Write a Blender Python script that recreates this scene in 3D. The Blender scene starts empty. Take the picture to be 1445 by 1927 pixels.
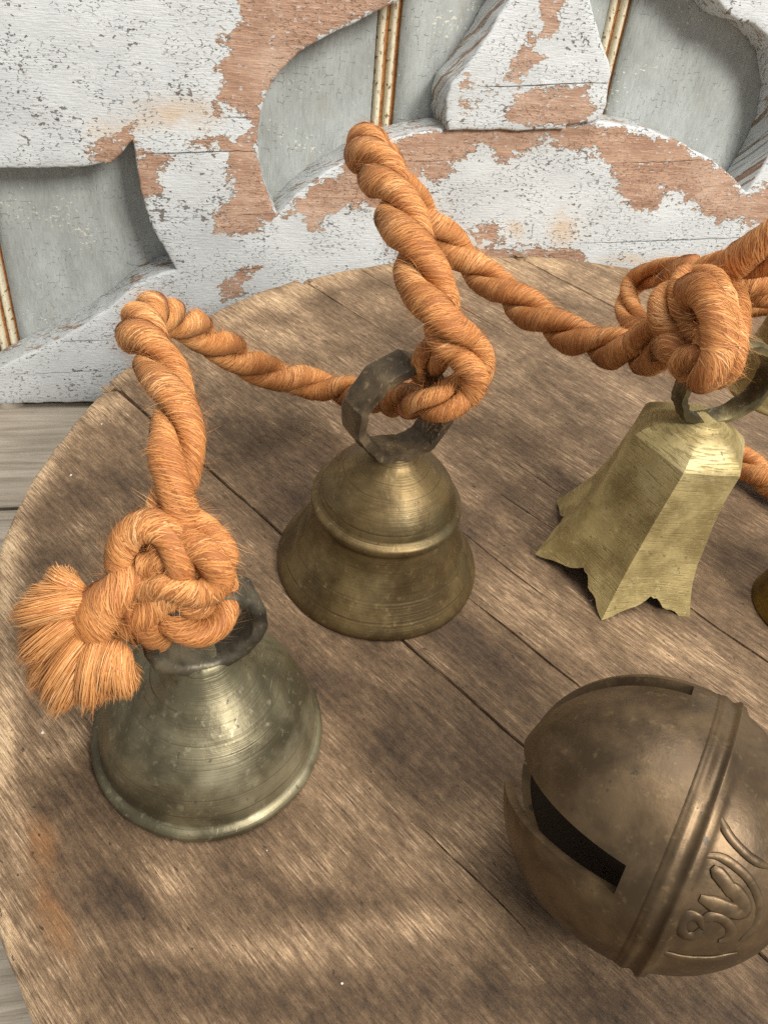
import bpy, math, random
import numpy as np
from mathutils import Vector, Matrix, noise as mnoise
from mathutils.geometry import delaunay_2d_cdt

random.seed(7)
rng = np.random.default_rng(11)
scene = bpy.context.scene
COL = scene.collection

# ------------------------------------------------------------------ camera
W, H, F = 1445.0, 1927.0, 1456.0          # photo size and focal length in its pixels
PITCH, ROLL = 0.77251592, 0.16148602
CAM = np.array([0.0, 0.0, 0.20])          # 20 cm above the round board
_fw = np.array([0, math.cos(PITCH), -math.sin(PITCH)])
_r0 = np.array([1.0, 0, 0])
_u0 = np.cross(_r0, _fw)
RT = _r0 * math.cos(ROLL) + _u0 * math.sin(ROLL)
UP = _u0 * math.cos(ROLL) - _r0 * math.sin(ROLL)
FW = _fw
cam = bpy.data.cameras.new("camera")
cam.sensor_fit = 'VERTICAL'
cam.sensor_height = 24.0
cam.lens = 24.0 * F / H
cam.clip_start = 0.005
cam.clip_end = 20
cam.dof.use_dof = False
cam.dof.focus_distance = 0.262
cam.dof.aperture_fstop = 20.0
cam_ob = bpy.data.objects.new("camera", cam)
COL.objects.link(cam_ob)
M = Matrix.Identity(4)
for i in range(3):
    M[i][0], M[i][1], M[i][2], M[i][3] = RT[i], UP[i], -FW[i], CAM[i]
cam_ob.matrix_world = M
scene.camera = cam_ob

# ------------------------------------------------------------------ light
world = bpy.data.worlds.new("World")
scene.world = world
world.use_nodes = True
bg = world.node_tree.nodes["Background"]
bg.inputs[0].default_value = (0.95, 0.97, 1.0, 1)
bg.inputs[1].default_value = 0.43


def area(name, loc, target, sx, sy, power, col):
    l = bpy.data.lights.new(name, 'AREA')
    l.shape = 'RECTANGLE'
    l.size, l.size_y = sx, sy
    l.energy = power
    l.color = col
    o = bpy.data.objects.new(name, l)
    COL.objects.link(o)
    o.location = loc
    o.rotation_euler = (Vector(target) - Vector(loc)).to_track_quat('-Z', 'Y').to_euler()
    return o


# a window high up to the right behind the photographer, and an added, weaker overhead fill
area("window_light", (1.10, -0.80, 1.30), (0.06, 0.25, 0.03), 0.52, 0.52, 44.0, (1.0, 0.965, 0.91))
area("overhead_fill", (0.25, 0.35, 1.7), (0.05, 0.2, 0.0), 1.3, 1.1, 32.0, (1.0, 0.97, 0.93))

vs = scene.view_settings
vs.view_transform = 'Standard'
vs.look = 'None'
vs.exposure = 0.0
vs.gamma = 1.0
scene.cycles.use_denoising = False
scene.cycles.max_bounces = 4
scene.cycles.diffuse_bounces = 3
scene.cycles.glossy_bounces = 3
scene.cycles.use_adaptive_sampling = True
scene.cycles.adaptive_threshold = 0.014


# ------------------------------------------------------------------ helpers: projection
def raydir(px, py):
    return ((px - W / 2) / F) * RT + ((H / 2 - py) / F) * UP + FW


def at_z(px, py, z):
    d = raydir(px, py)
    return CAM + d * ((z - CAM[2]) / d[2])


def at_scale(px, py, s):                   # s = photo pixels per millimetre there
    return CAM + raydir(px, py) * (F / (s * 1000.0))


def to_px(X):
    d = np.asarray(X) - CAM
    z = d @ FW
    return np.stack([W / 2 + F * (d @ RT) / z, H / 2 - F * (d @ UP) / z], -1)


# ------------------------------------------------------------------ helpers: objects
def mesh_obj(name, verts, faces, mat, parent=None, smooth=True, attrs=None, uv=None):
    me = bpy.data.meshes.new(name)
    verts = np.asarray(verts, dtype=np.float64)
    me.from_pydata(verts.tolist(), [], faces if isinstance(faces, list) else faces.tolist())
    if smooth:
        me.polygons.foreach_set('use_smooth', np.ones(len(me.polygons), dtype=bool))
    if attrs:
        for k, a in attrs.items():
            at = me.attributes.new(k, 'FLOAT', 'POINT')
            at.data.foreach_set('value', np.asarray(a, dtype=np.float32))
    if uv is not None:
        lay = me.uv_layers.new(name="UVMap")
        vi = np.empty(len(me.loops), dtype=np.int32)
        me.loops.foreach_get('vertex_index', vi)
        lay.data.foreach_set('uv', np.asarray(uv, dtype=np.float32)[vi].ravel())
    if mat is not None:
        me.materials.append(mat)
    me.update()
    o = bpy.data.objects.new(name, me)
    COL.objects.link(o)
    if parent is not None:
        o.parent = parent
    return o


def empty(name, loc, label, cat, group=None):
    o = bpy.data.objects.new(name, None)
    o.empty_display_size = 0.01
    COL.objects.link(o)
    o.location = loc
    o['label'] = label
    o['category'] = cat
    if group:
        o['group'] = group
    return o


def keep_world(child, parent):
    child.parent = parent
    child.matrix_parent_inverse = Matrix.Translation(parent.location).inverted()


def catmull(pts, step, closed=False):
    P = np.asarray(pts, float)
    n = len(P)
    out = []
    rngn = n if closed else n - 1
    for i in range(rngn):
        if closed:
            p0, p1, p2, p3 = P[(i - 1) % n], P[i], P[(i + 1) % n], P[(i + 2) % n]
        else:
            p1, p2 = P[i], P[i + 1]
            p0 = P[i - 1] if i > 0 else 2 * p1 - p2
            p3 = P[i + 2] if i + 2 < n else 2 * p2 - p1
        L = np.linalg.norm((p2 - p1)[:3])
        k = max(2, int(L / step * 1.5) + 1)
        t = np.linspace(0, 1, k, endpoint=False)[:, None]
        out.append(0.5 * ((2 * p1) + (-p0 + p2) * t + (2 * p0 - 5 * p1 + 4 * p2 - p3) * t ** 2
                          + (-p0 + 3 * p1 - 3 * p2 + p3) * t ** 3))
    if not closed:
        out.append(P[-1:])
    Q = np.concatenate(out)
    # even resampling
    if closed:
        Q = np.concatenate([Q, Q[:1]])
    seg = np.linalg.norm(np.diff(Q[:, :3], axis=0), axis=1)
    s = np.concatenate([[0], np.cumsum(seg)])
    m = max(3, int(s[-1] / step) + 1)
    tt = np.linspace(0, s[-1], m, endpoint=not closed)
    return np.stack([np.interp(tt, s, Q[:, j]) for j in range(Q.shape[1])], 1)


def resample(P, step, closed=True):
    P = np.asarray(P, float)
    if closed:
        P = np.concatenate([P, P[:1]])
    out = []
    for a, b in zip(P[:-1], P[1:]):
        k = max(1, int(round(np.linalg.norm(b - a) / step)))
        out.append(a + (b - a) * np.linspace(0, 1, k, endpoint=False)[:, None])
    if not closed:
        out.append(P[-1:])
    return np.concatenate(out)


def in_poly(P, poly):
    x, y = P[:, 0], P[:, 1]
    c = np.zeros(len(P), bool)
    q = np.roll(poly, 1, axis=0)
    for (x1, y1), (x2, y2) in zip(poly, q):
        if y1 == y2:
            continue
        m = ((y1 > y) != (y2 > y)) & (x < (x2 - x1) * (y - y1) / (y2 - y1) + x1)
        c ^= m
    return c


def poly_dist(P, poly):
    d = np.full(len(P), 1e9)
    q = np.roll(poly, -1, axis=0)
    for a, b in zip(poly, q):
        ab = b - a
        t = np.clip(((P - a) @ ab) / max(ab @ ab, 1e-12), 0, 1)
        d = np.minimum(d, np.linalg.norm(P - (a + t[:, None] * ab), axis=1))
    return d


def signed(P, poly):
    d = poly_dist(P, poly)
    return np.where(in_poly(P, poly), d, -d)


def area2(P):
    q = np.roll(P, -1, axis=0)
    return 0.5 * np.sum(P[:, 0] * q[:, 1] - q[:, 0] * P[:, 1])


def slab(outline, grid, profile, grooves=(), inset_scale=None):
    """A solid with the 2-D outline, densely meshed front, worn edges.
    profile: list of (inset, depth) from the front face rim to the back.
    grooves: list of (polyline, half width, depth).
    Returns verts (x, y, depth<=0), faces."""
    P = np.asarray(outline, float)
    if area2(P) < 0:
        P = P[::-1]
    n = len(P)
    t = np.roll(P, -1, 0) - np.roll(P, 1, 0)
    t /= np.linalg.norm(t, axis=1, keepdims=True) + 1e-12
    nin = np.stack([-t[:, 1], t[:, 0]], 1)
    sc = np.ones(n) if inset_scale is None else np.asarray(inset_scale)
    rim = P + nin * (profile[0][0] * sc)[:, None]
    pts = [rim]
    dep = [np.full(n, profile[0][1])]
    edges = [(i, (i + 1) % n) for i in range(n)]
    k = n
    gl = []
    for line, hw, dd in grooves:
        L = np.asarray(line, float)
        tt = np.gradient(L, axis=0)
        tt /= np.linalg.norm(tt, axis=1, keepdims=True)
        nn = np.stack([-tt[:, 1], tt[:, 0]], 1)
        env = np.sin(np.linspace(0.12, math.pi - 0.12, len(L)))[:, None] ** 0.5
        for off, de in ((-1, 0), (0, 1), (1, 0)):
            q = L + nn * off * hw * env
            pts.append(q)
            dep.append(-de * dd * env[:, 0])
            edges += [(k + i, k + i + 1) for i in range(len(q) - 1)]
            k += len(q)
        gl.append(L)
    x0, y0 = rim.min(0)
    x1, y1 = rim.max(0)
    gx, gy = np.meshgrid(np.arange(x0, x1, grid), np.arange(y0, y1, grid))
    G = np.stack([gx.ravel(), gy.ravel()], 1)
    G += rng.uniform(-.25, .25, G.shape) * grid
    G = G[in_poly(G, rim)]
    G = G[poly_dist(G, rim) > grid * .45]
    for L in gl:
        dm = np.min(np.linalg.norm(G[:, None] - L[None, ::2], axis=2), axis=1)
        G = G[dm > grid * .6]
    pts.append(G)
    dep.append(np.zeros(len(G)))
    A = np.concatenate(pts)
    D = np.concatenate(dep)
    r = delaunay_2d_cdt([Vector(p) for p in A], edges, [], 0, 1e-7)
    ov = np.array([v[:] for v in r[0]])
    orig = r[3]
    od = np.array([D[o[0]] if len(o) else 0.0 for o in orig])
    tri = np.array([f for f in r[2] if len(f) == 3])
    cen = ov[tri].mean(1)
    tri = tri[in_poly(cen, rim)]
    a = ov[tri]
    cr = (a[:, 1, 0] - a[:, 0, 0]) * (a[:, 2, 1] - a[:, 0, 1]) - (a[:, 1, 1] - a[:, 0, 1]) * (a[:, 2, 0] - a[:, 0, 0])
    tri[cr < 0] = tri[cr < 0][:, ::-1]
    tri = tri[np.abs(cr) > 1e-12]
    verts = [np.c_[ov, od]]
    faces = tri.tolist()
    inv = {}
    for i, o in enumerate(orig):
        for j in o:
            inv[j] = i
    ring = [inv[i] for i in range(n)]
    base = len(ov)
    for ins, de in profile[1:]:
        q = P + nin * (ins * sc)[:, None]
        verts.append(np.c_[q, np.full(n, de)])
        new = list(range(base, base + n))
        base += n
        for i in range(n):
            j = (i + 1) % n
            faces.append([ring[i], new[i], new[j], ring[j]])
        ring = new
    faces.append(ring[::-1])
    return np.concatenate(verts), faces


# ------------------------------------------------------------------ helpers: materials
class NT:
    def __init__(self, name):
        self.m = bpy.data.materials.new(name)
        self.m.use_nodes = True
        self.t = self.m.node_tree
        self.b = self.t.nodes["Principled BSDF"]

    def n(self, typ, **kw):
        nd = self.t.nodes.new(typ)
        for k, v in kw.items():
            setattr(nd, k, v)
        return nd

    def l(self, a, b):
        self.t.links.new(a, b)

    def put(self, sock, v):
        if hasattr(v, 'is_output'):
            self.l(v, sock)
        else:
            sock.default_value = v

    def coord(self, which='Object'):
        return self.n('ShaderNodeTexCoord').outputs[which]

    def mapping(self, vec, scale=(1, 1, 1), rot=(0, 0, 0), loc=(0, 0, 0)):
        m = self.n('ShaderNodeMapping')
        self.l(vec, m.inputs[0])
        m.inputs['Scale'].default_value = scale
        m.inputs['Rotation'].default_value = rot
        m.inputs['Location'].default_value = loc
        return m.outputs[0]

    def noise(self, vec, scale, detail=4, rough=.55, dist=0.0):
        m = self.n('ShaderNodeTexNoise')
        self.l(vec, m.inputs['Vector'])
        m.inputs['Scale'].default_value = scale
        m.inputs['Detail'].default_value = detail
        m.inputs['Roughness'].default_value = rough
        m.inputs['Distortion'].default_value = dist
        return m.outputs[0]

    def voro(self, vec, scale, feature='F1', rand=1.0):
        m = self.n('ShaderNodeTexVoronoi', feature=feature)
        self.l(vec, m.inputs['Vector'])
        m.inputs['Scale'].default_value = scale
        m.inputs['Randomness'].default_value = rand
        return m.outputs['Distance']

    def attr(self, name):
        a = self.n('ShaderNodeAttribute')
        a.attribute_name = name
        return a.outputs['Fac']

    def math(self, op, a, b=0.0, c=0.0, clamp=False):
        m = self.n('ShaderNodeMath', operation=op)
        m.use_clamp = clamp
        self.put(m.inputs[0], a)
        self.put(m.inputs[1], b)
        self.put(m.inputs[2], c)
        return m.outputs[0]

    def ramp(self, fac, stops, interp='LINEAR'):
        r = self.n('ShaderNodeValToRGB')
        r.color_ramp.interpolation = interp
        el = r.color_ramp.elements
        while len(el) < len(stops):
            el.new(0.5)
        for e, (p, c) in zip(el, stops):
            e.position = p
            e.color = (c, c, c, 1) if not hasattr(c, '__len__') else (*c, 1)
        self.put(r.inputs[0], fac)
        return r.outputs[0]

    def mix(self, fac, a, b, mode='MIX'):
        m = self.n('ShaderNodeMix', data_type='RGBA', blend_type=mode)
        self.put(m.inputs[0], fac)
        for s, v in ((m.inputs[6], a), (m.inputs[7], b)):
            if hasattr(v, 'is_output'):
                self.l(v, s)
            else:
                s.default_value = (*v, 1)
        return m.outputs[2]

    def step(self, v, lo, hi):
        m = self.n('ShaderNodeMapRange', interpolation_type='SMOOTHSTEP')
        self.put(m.inputs['Value'], v)
        m.inputs['From Min'].default_value = lo
        m.inputs['From Max'].default_value = hi
        return m.outputs[0]

    def bump(self, h, strength, dist, normal=None):
        b = self.n('ShaderNodeBump')
        b.inputs['Strength'].default_value = strength
        b.inputs['Distance'].default_value = dist
        self.l(h, b.inputs['Height'])
        if normal is not None:
            self.l(normal, b.inputs['Normal'])
        return b.outputs[0]

    def out(self, color=None, rough=None, metal=None, normal=None, spec=None):
        I = self.b.inputs
        if color is not None:
            if hasattr(color, 'is_output'):
                self.l(color, I['Base Color'])
            else:
                I['Base Color'].default_value = (*color, 1)
        for k, v in (('Roughness', rough), ('Metallic', metal), ('Specular IOR Level', spec)):
            if v is not None:
                self.put(I[k], v)
        if normal is not None:
            self.l(normal, I['Normal'])
        return self.m


def srgb(r, g, b):
    return tuple((c / 255 / 12.92) if c / 255 <= .04045 else ((c / 255 + .055) / 1.055) ** 2.4 for c in (r, g, b))


GRAIN = -0.67211287                       # direction of the board's planks


def wood_board_mat(name, seed):
    t = NT(name)
    c = t.coord()
    g = t.mapping(c, rot=(0, 0, -GRAIN), loc=(seed * .37, seed * .21, 0))
    fine = t.noise(t.mapping(g, scale=(120, 2300, 500)), 1, 4, .72)
    mid = t.noise(t.mapping(g, scale=(60, 620, 200)), 1, 5, .7, .4)
    blot = t.noise(t.mapping(g, scale=(34, 60, 40)), 1, 6, .68, .5)
    mott = t.noise(t.mapping(g, scale=(300, 520, 260), loc=(3, 1, 2)), 1, 4, .7)
    light, dark, rust_and_reflect = t.attr('light'), t.attr('dark'), t.attr('rust_and_reflect')
    S = lambda v, k: t.math('MULTIPLY', t.math('SUBTRACT', v, .5), k)
    # wear plus painted light and shade, moved about by noise along the grain
    saw = t.noise(t.mapping(g, scale=(85, 16, 20), loc=(1, 6, 3)), 1, 4, .6, .3)
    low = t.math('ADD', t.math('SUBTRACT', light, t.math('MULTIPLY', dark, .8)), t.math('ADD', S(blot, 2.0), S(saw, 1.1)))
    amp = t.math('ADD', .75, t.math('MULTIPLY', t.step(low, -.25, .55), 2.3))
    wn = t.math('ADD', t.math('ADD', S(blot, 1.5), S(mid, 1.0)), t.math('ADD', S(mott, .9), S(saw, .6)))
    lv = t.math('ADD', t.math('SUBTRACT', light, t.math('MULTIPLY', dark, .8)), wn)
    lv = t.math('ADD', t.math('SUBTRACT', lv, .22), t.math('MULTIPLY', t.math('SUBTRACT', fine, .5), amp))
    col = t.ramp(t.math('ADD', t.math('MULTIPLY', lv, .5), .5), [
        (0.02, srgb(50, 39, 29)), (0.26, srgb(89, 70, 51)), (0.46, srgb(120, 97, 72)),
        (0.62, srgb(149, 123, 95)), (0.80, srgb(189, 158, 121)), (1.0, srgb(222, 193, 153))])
    col = t.mix(t.math('MULTIPLY', t.step(t.math('ADD', rust_and_reflect, t.math('MULTIPLY', wn, .5)), .15, 1.3), .75), col, srgb(142, 94, 50))
    pores = t.step(fine, .38, .32)
    col = t.mix(t.math('MULTIPLY', pores, .45), col, srgb(56, 43, 33))
    fleck = t.math('MULTIPLY', t.step(fine, .60, .66), t.step(t.math('ADD', lv, .5), .1, .9))
    col = t.mix(t.math('MULTIPLY', fleck, .55), col, srgb(208, 180, 148))
    crumb = t.step(t.noise(t.mapping(c, loc=(5, 2, 1)), 300, 2, .5), .775, .785)
    col = t.mix(crumb, col, srgb(222, 216, 206))
    pit = t.step(t.noise(t.mapping(g, scale=(300, 520, 300), loc=(8, 2, 1)), 1, 3, .55), .315, .28)
    col = t.mix(t.math('MULTIPLY', pit, .75), col, srgb(44, 34, 27))
    h = t.math('ADD', fine, t.math('MULTIPLY', mid, .9))
    h = t.math('ADD', h, t.math('MULTIPLY', mott, .5))
    nrm = t.bump(h, .9, .0009)
    ro = t.math('ADD', .52, t.math('MULTIPLY', fine, .28))
    return t.out(col, ro, 0.0, nrm, .35)


def painted_wood_mat(name, paint, bare_a, bare_b, seed=0.0, grain_axis='u'):
    """Old paint that has flaked off bare wood where the attribute bare is above a half.
    UV: metres along and up the board."""
    t = NT(name)
    uv = t.mapping(t.coord('UV'), loc=(seed, seed * .7, 0))
    gr = (18, 260, 1) if grain_axis == 'u' else (260, 18, 1)
    grf = (110, 1700, 1) if grain_axis == 'u' else (1700, 110, 1)
    g1 = t.noise(t.mapping(uv, scale=gr), 1, 5, .6, .5)
    g2 = t.noise(t.mapping(uv, scale=grf), 1, 4, .6)
    bare = t.attr('bare')
    e1 = t.noise(t.mapping(uv, scale=(70, 95, 1)), 1, 6, .62)
    e2 = t.noise(t.mapping(uv, scale=(260, 420, 1)), 1, 5, .65)
    m = t.math('ADD', bare, t.math('ADD', t.math('MULTIPLY', t.math('SUBTRACT', e1, .5), 1.35),
                                   t.math('MULTIPLY', t.math('SUBTRACT', e2, .5), .95)))
    mask = t.step(m, .50, .525)                      # 1 = bare wood
    # chips and cracks in the paint
    wv = t.mapping(uv, scale=(300, 620, 1), rot=(0, 0, .12))
    wob = t.n('ShaderNodeMix', data_type='VECTOR')
    wob.inputs[0].default_value = .22
    nz = t.n('ShaderNodeTexNoise')
    t.l(wv, nz.inputs['Vector'])
    nz.inputs['Scale'].default_value = 1.6
    t.l(wv, wob.inputs[4])
    t.l(nz.outputs['Color'], wob.inputs[5])
    edge = t.voro(wob.outputs[1], 1.0, 'DISTANCE_TO_EDGE')
    crn = t.noise(t.mapping(uv, scale=(45, 60, 1)), 1, 3, .5)
    crk = t.noise(t.mapping(uv, scale=(420, 700, 1), loc=(6, 3, 0)), 1, 2, .5)
    crack = t.math('MULTIPLY', t.math('MULTIPLY', t.step(edge, .06, .02), t.step(crn, .40, .58)), t.step(crk, .50, .60))
    ch = t.noise(t.mapping(uv, scale=(330, 520, 1), loc=(3, 5, 0)), 1, 3, .5)
    chn = t.noise(t.mapping(uv, scale=(38, 50, 1), loc=(9, 2, 0)), 1, 5, .65)
    chip = t.step(t.math('ADD', ch, t.math('MULTIPLY', t.math('SUBTRACT', chn, .5), .95)), .69, .72)
    pv = t.noise(t.mapping(uv, scale=(24, 34, 1), loc=(1, 8, 0)), 1, 5, .6)
    pc = t.mix(t.step(pv, .35, .72), paint, tuple(c * .80 + .02 for c in paint))
    pc = t.mix(t.math('MULTIPLY', t.step(e2, .5, .75), .25), pc, srgb(214, 208, 192))
    st = t.math('MULTIPLY', t.step(t.math('ADD', t.attr('stain'), t.math('MULTIPLY', t.math('SUBTRACT', e1, .5), 1.6)), .25, 1.3), .6)
    old = t.step(m, .42, .49)                         # an older cream coat shows at the broken edges
    pc = t.mix(t.math('MULTIPLY', old, .5), pc, srgb(206, 198, 182))
    pc = t.mix(st, pc, srgb(196, 160, 112))
    pc = t.mix(t.math('MULTIPLY', crack, .55), pc, srgb(92, 86, 80))
    pc = t.mix(t.math('MULTIPLY', chip, .85), pc, srgb(104, 92, 82))
    wc = t.mix(t.step(t.math('ADD', t.math('MULTIPLY', g1, .6), t.math('MULTIPLY', e1, .4)), .36, .62), bare_a, bare_b)
    wc = t.mix(t.math('MULTIPLY', t.step(pv, .48, .66), .45), wc, srgb(206, 180, 158))
    wc = t.mix(t.math('MULTIPLY', t.step(g2, .52, .66), .55), wc, tuple(min(1, c * 1.45) for c in bare_a))
    wc = t.mix(t.math('MULTIPLY', t.step(g2, .42, .26), .5), wc, tuple(c * .42 for c in bare_b))
    res = t.step(e2, .60, .66)                        # crumbs of paint left on the wood
    wc = t.mix(t.math('MULTIPLY', res, .7), wc, paint)
    wc = t.mix(t.math('MULTIPLY', t.attr('weather'), .8), wc, srgb(128, 120, 110))
    col = t.mix(mask, pc, wc)
    h = t.math('MULTIPLY', t.math('SUBTRACT', 1.0, mask), 1.6)
    h = t.math('SUBTRACT', h, t.math('MULTIPLY', crack, .6))
    h = t.math('SUBTRACT', h, t.math('MULTIPLY', chip, .8))
    h = t.math('ADD', h, t.math('MULTIPLY', g2, .35))
    h = t.math('ADD', h, t.math('MULTIPLY', e2, .45))
    nrm = t.bump(h, 1.0, .0009)
    ro = t.math('ADD', .55, t.math('MULTIPLY', mask, .25))
    return t.out(col, ro, 0.0, nrm, .3)


def metal_mat(name, base, dark, light, rough=.42, metal=.75, file=0.0, rings=0.0, scratch=.3, green=None, seed=0.0):
    t = NT(name)
    c = t.mapping(t.coord(), loc=(seed, seed * .6, seed * .3))
    n1 = t.noise(c, 60, 6, .62, .3)
    n2 = t.noise(c, 420, 4, .6)
    n3 = t.noise(t.mapping(c, loc=(.7, .3, .1)), 26, 4, .55)
    col = t.mix(t.step(n1, .36, .66), dark, base)
    col = t.mix(t.math('MULTIPLY', t.step(n2, .58, .72), .35), col, light)
    col = t.mix(t.math('MULTIPLY', t.step(n3, .58, .72), .55), col, light)
    if green is not None:
        col = t.mix(t.math('MULTIPLY', t.step(n3, .46, .30), .6), col, green)
    spot = t.step(t.noise(t.mapping(c, loc=(2, 1, 0)), 420, 3, .55), .665, .69)
    col = t.mix(t.math('MULTIPLY', spot, .7), col, tuple(x * .35 for x in dark))
    h = t.math('ADD', t.math('MULTIPLY', n2, .5), t.math('MULTIPLY', n1, .7))
    if rings:
        cu = t.n('ShaderNodeAttribute')
        cu.attribute_name = 'prof'
        r1 = t.noise_1d(cu.outputs['Fac'], rings) if hasattr(t, 'noise_1d') else None
        w = t.n('ShaderNodeTexNoise', noise_dimensions='1D')
        t.l(cu.outputs['Fac'], w.inputs['W'])
        w.inputs['Scale'].default_value = rings
        w.inputs['Detail'].default_value = 3
        h = t.math('ADD', h, t.math('MULTIPLY', w.outputs[0], .45))
        line = t.math('MULTIPLY', t.step(w.outputs[0], .37, .33), t.step(n1, .42, .6))
        col = t.mix(t.math('MULTIPLY', line, .6), col, tuple(x * .45 for x in dark))
    if file:
        fm = t.noise(t.mapping(c, scale=(150, 150, 2100), rot=(.35, .25, 0)), 1, 3, .6)
        fz_ = t.math('MULTIPLY', t.step(fm, .52, .66), t.step(n3, .38, .58))
        h = t.math('SUBTRACT', h, t.math('MULTIPLY', fz_, file * 2.5))
        col = t.mix(t.math('MULTIPLY', fz_, .5 * file), col, tuple(x * .6 for x in dark))
        col = t.mix(t.math('MULTIPLY', t.step(fm, .40, .30), .5 * file), col, light)
    if scratch:
        sc = t.noise(t.mapping(c, scale=(2600, 240, 500), rot=(.3, .5, .9)), 1, 2, .5)
        s = t.step(sc, .66, .74)
        col = t.mix(t.math('MULTIPLY', s, scratch), col, light)
    nrm = t.bump(h, .35, .0005)
    ro = t.math('ADD', rough - .10, t.math('MULTIPLY', n1, .28))
    return t.out(col, ro, t.math('SUBTRACT', metal, t.math('MULTIPLY', spot, .4)), nrm)


# ================================================================== setting
TZ = -0.1020                               # table top, the round board stands 10 cm above it
yaw, lean = math.radians(16.5), math.radians(7.8)
BU = np.array([math.cos(yaw), math.sin(yaw), 0])
_b = np.array([-math.sin(yaw), math.cos(yaw), 0])
BV = np.array([0, 0, 1]) * math.cos(lean) + _b * math.sin(lean)
BN = np.cross(BU, BV)
BO = at_z(0, 757, -.097)


def on_panel(px, py, off=0.0):             # (u, v) of a photo point on the plane at that offset
    d = raydir(px, py)
    X = CAM + d * (((BO - CAM) @ BN + off) / (d @ BN)) - BO
    return np.array([X @ BU, X @ BV])


def panel_xyz(uvd):
    uvd = np.asarray(uvd)
    return BO + uvd[:, :1] * BU + uvd[:, 1:2] * BV + uvd[:, 2:3] * BN


# --- table of weathered grey planks
def table_mat():
    t = NT("weathered_table")
    c = t.mapping(t.coord(), rot=(0, 0, -yaw))
    g1 = t.noise(t.mapping(c, scale=(14, 220, 60)), 1, 5, .6, .6)
    g2 = t.noise(t.mapping(c, scale=(70, 1300, 60)), 1, 4, .6)
    b = t.noise(c, 18, 4, .6)
    col = t.ramp(t.math('ADD', t.math('MULTIPLY', g1, .7), t.math('MULTIPLY', b, .3)), [
        (.25, srgb(98, 88, 75)), (.45, srgb(142, 131, 115)), (.6, srgb(168, 157, 141)), (.8, srgb(190, 180, 164))])
    col = t.mix(t.math('MULTIPLY', t.step(g2, .38, .26), .6), col, srgb(58, 50, 42))
    return t.out(col, .75, 0.0, t.bump(t.math('ADD', g1, g2), .7, .0006), .3)


MT = table_mat()
tab = None
edges_n = [-0.75, -0.42, -0.12, 0.165, 0.312, 0.62, 0.9]
rot = Matrix.Rotation(yaw, 4, 'Z')
table_base = mesh_obj("tabletop", [(-1, -.8, TZ - .03), (1.2, -.8, TZ - .03), (1.2, 1.1, TZ - .03), (-1, 1.1, TZ - .03)],
                      [[0, 1, 2, 3]], MT, None, False)
table_base['kind'] = 'structure'
for a, b in zip(edges_n[:-1], edges_n[1:]):
    x0, x1, g = -0.9, 1.1, .0012
    prof = [(a + g, -.029), (a + g, -.001), (a + g + .001, 0), (b - g - .001, 0), (b - g, -.001), (b - g, -.029)]
    vv, ff = [], []
    for x in (x0, x1):
        for y, z in prof:
            p = rot @ Vector((x, y, 0))
            vv.append((p.x, p.y, TZ + z))
    for i in range(5):
        ff.append([i, i + 6, i + 7, i + 1])
    ff += [[0, 1, 2, 3, 4, 5], [11, 10, 9, 8, 7, 6]]
    mesh_obj("plank", vv, ff, MT, table_base, False)


# --- old beaded board at the back
def backboard_mat():
    t = NT("grey_green_board_paint")
    uv = t.coord('UV')
    a = t.noise(t.mapping(uv, scale=(60, 22, 1)), 1, 5, .6)
    f = t.noise(t.mapping(uv, scale=(900, 160, 1)), 1, 4, .6)
    col = t.ramp(t.math('ADD', t.math('MULTIPLY', a, .6), t.math('MULTIPLY', f, .4)), [
        (.3, srgb(140, 143, 138)), (.5, srgb(166, 170, 166)), (.7, srgb(188, 192, 188))])
    # crackle: short cracks across and along
    wob = t.mapping(uv, scale=(300, 300, 1))
    wo = t.n('ShaderNodeTexNoise')
    t.l(uv, wo.inputs['Vector'])
    wo.inputs['Scale'].default_value = 240
    mx = t.n('ShaderNodeMix', data_type='VECTOR')
    mx.inputs[0].default_value = .10
    t.l(wob, mx.inputs[4])
    t.l(wo.outputs['Color'], mx.inputs[5])
    br = t.n('ShaderNodeTexVoronoi', feature='DISTANCE_TO_EDGE')
    t.l(mx.outputs[1], br.inputs['Vector'])
    br.inputs['Scale'].default_value = 1.0
    br.inputs['Randomness'].default_value = .45
    cn = t.noise(t.mapping(uv, scale=(40, 55, 1)), 1, 3, .5)
    crack = t.math('MULTIPLY', t.step(br.outputs['Distance'], .06, .02), t.math('MULTIPLY', t.step(cn, .42, .62), t.step(t.noise(t.mapping(uv, scale=(300, 420, 1)), 1, 2, .5), .5, .6)))
    col = t.mix(t.math('MULTIPLY', crack, .5), col, srgb(84, 84, 78))
    cf = t.noise(t.mapping(uv, scale=(420, 620, 1)), 1, 3, .5)
    cm = t.noise(t.mapping(uv, scale=(30, 45, 1), loc=(4, 1, 0)), 1, 3, .5)
    flake = t.step(t.math('ADD', cf, t.math('MULTIPLY', t.math('SUBTRACT', cm, .5), .6)), .70, .73)
    col = t.mix(t.math('MULTIPLY', flake, .8), col, srgb(222, 218, 196))
    dirt = t.step(t.noise(t.mapping(uv, scale=(70, 16, 1), loc=(2, 7, 0)), 1, 4, .6), .56, .72)
    col = t.mix(t.math('MULTIPLY', dirt, .35), col, srgb(150, 138, 112))
    h = t.math('SUBTRACT', t.math('MULTIPLY', f, .5), crack)
    return t.out(col, .62, 0.0, t.bump(h, .6, .0004), .3)


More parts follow.
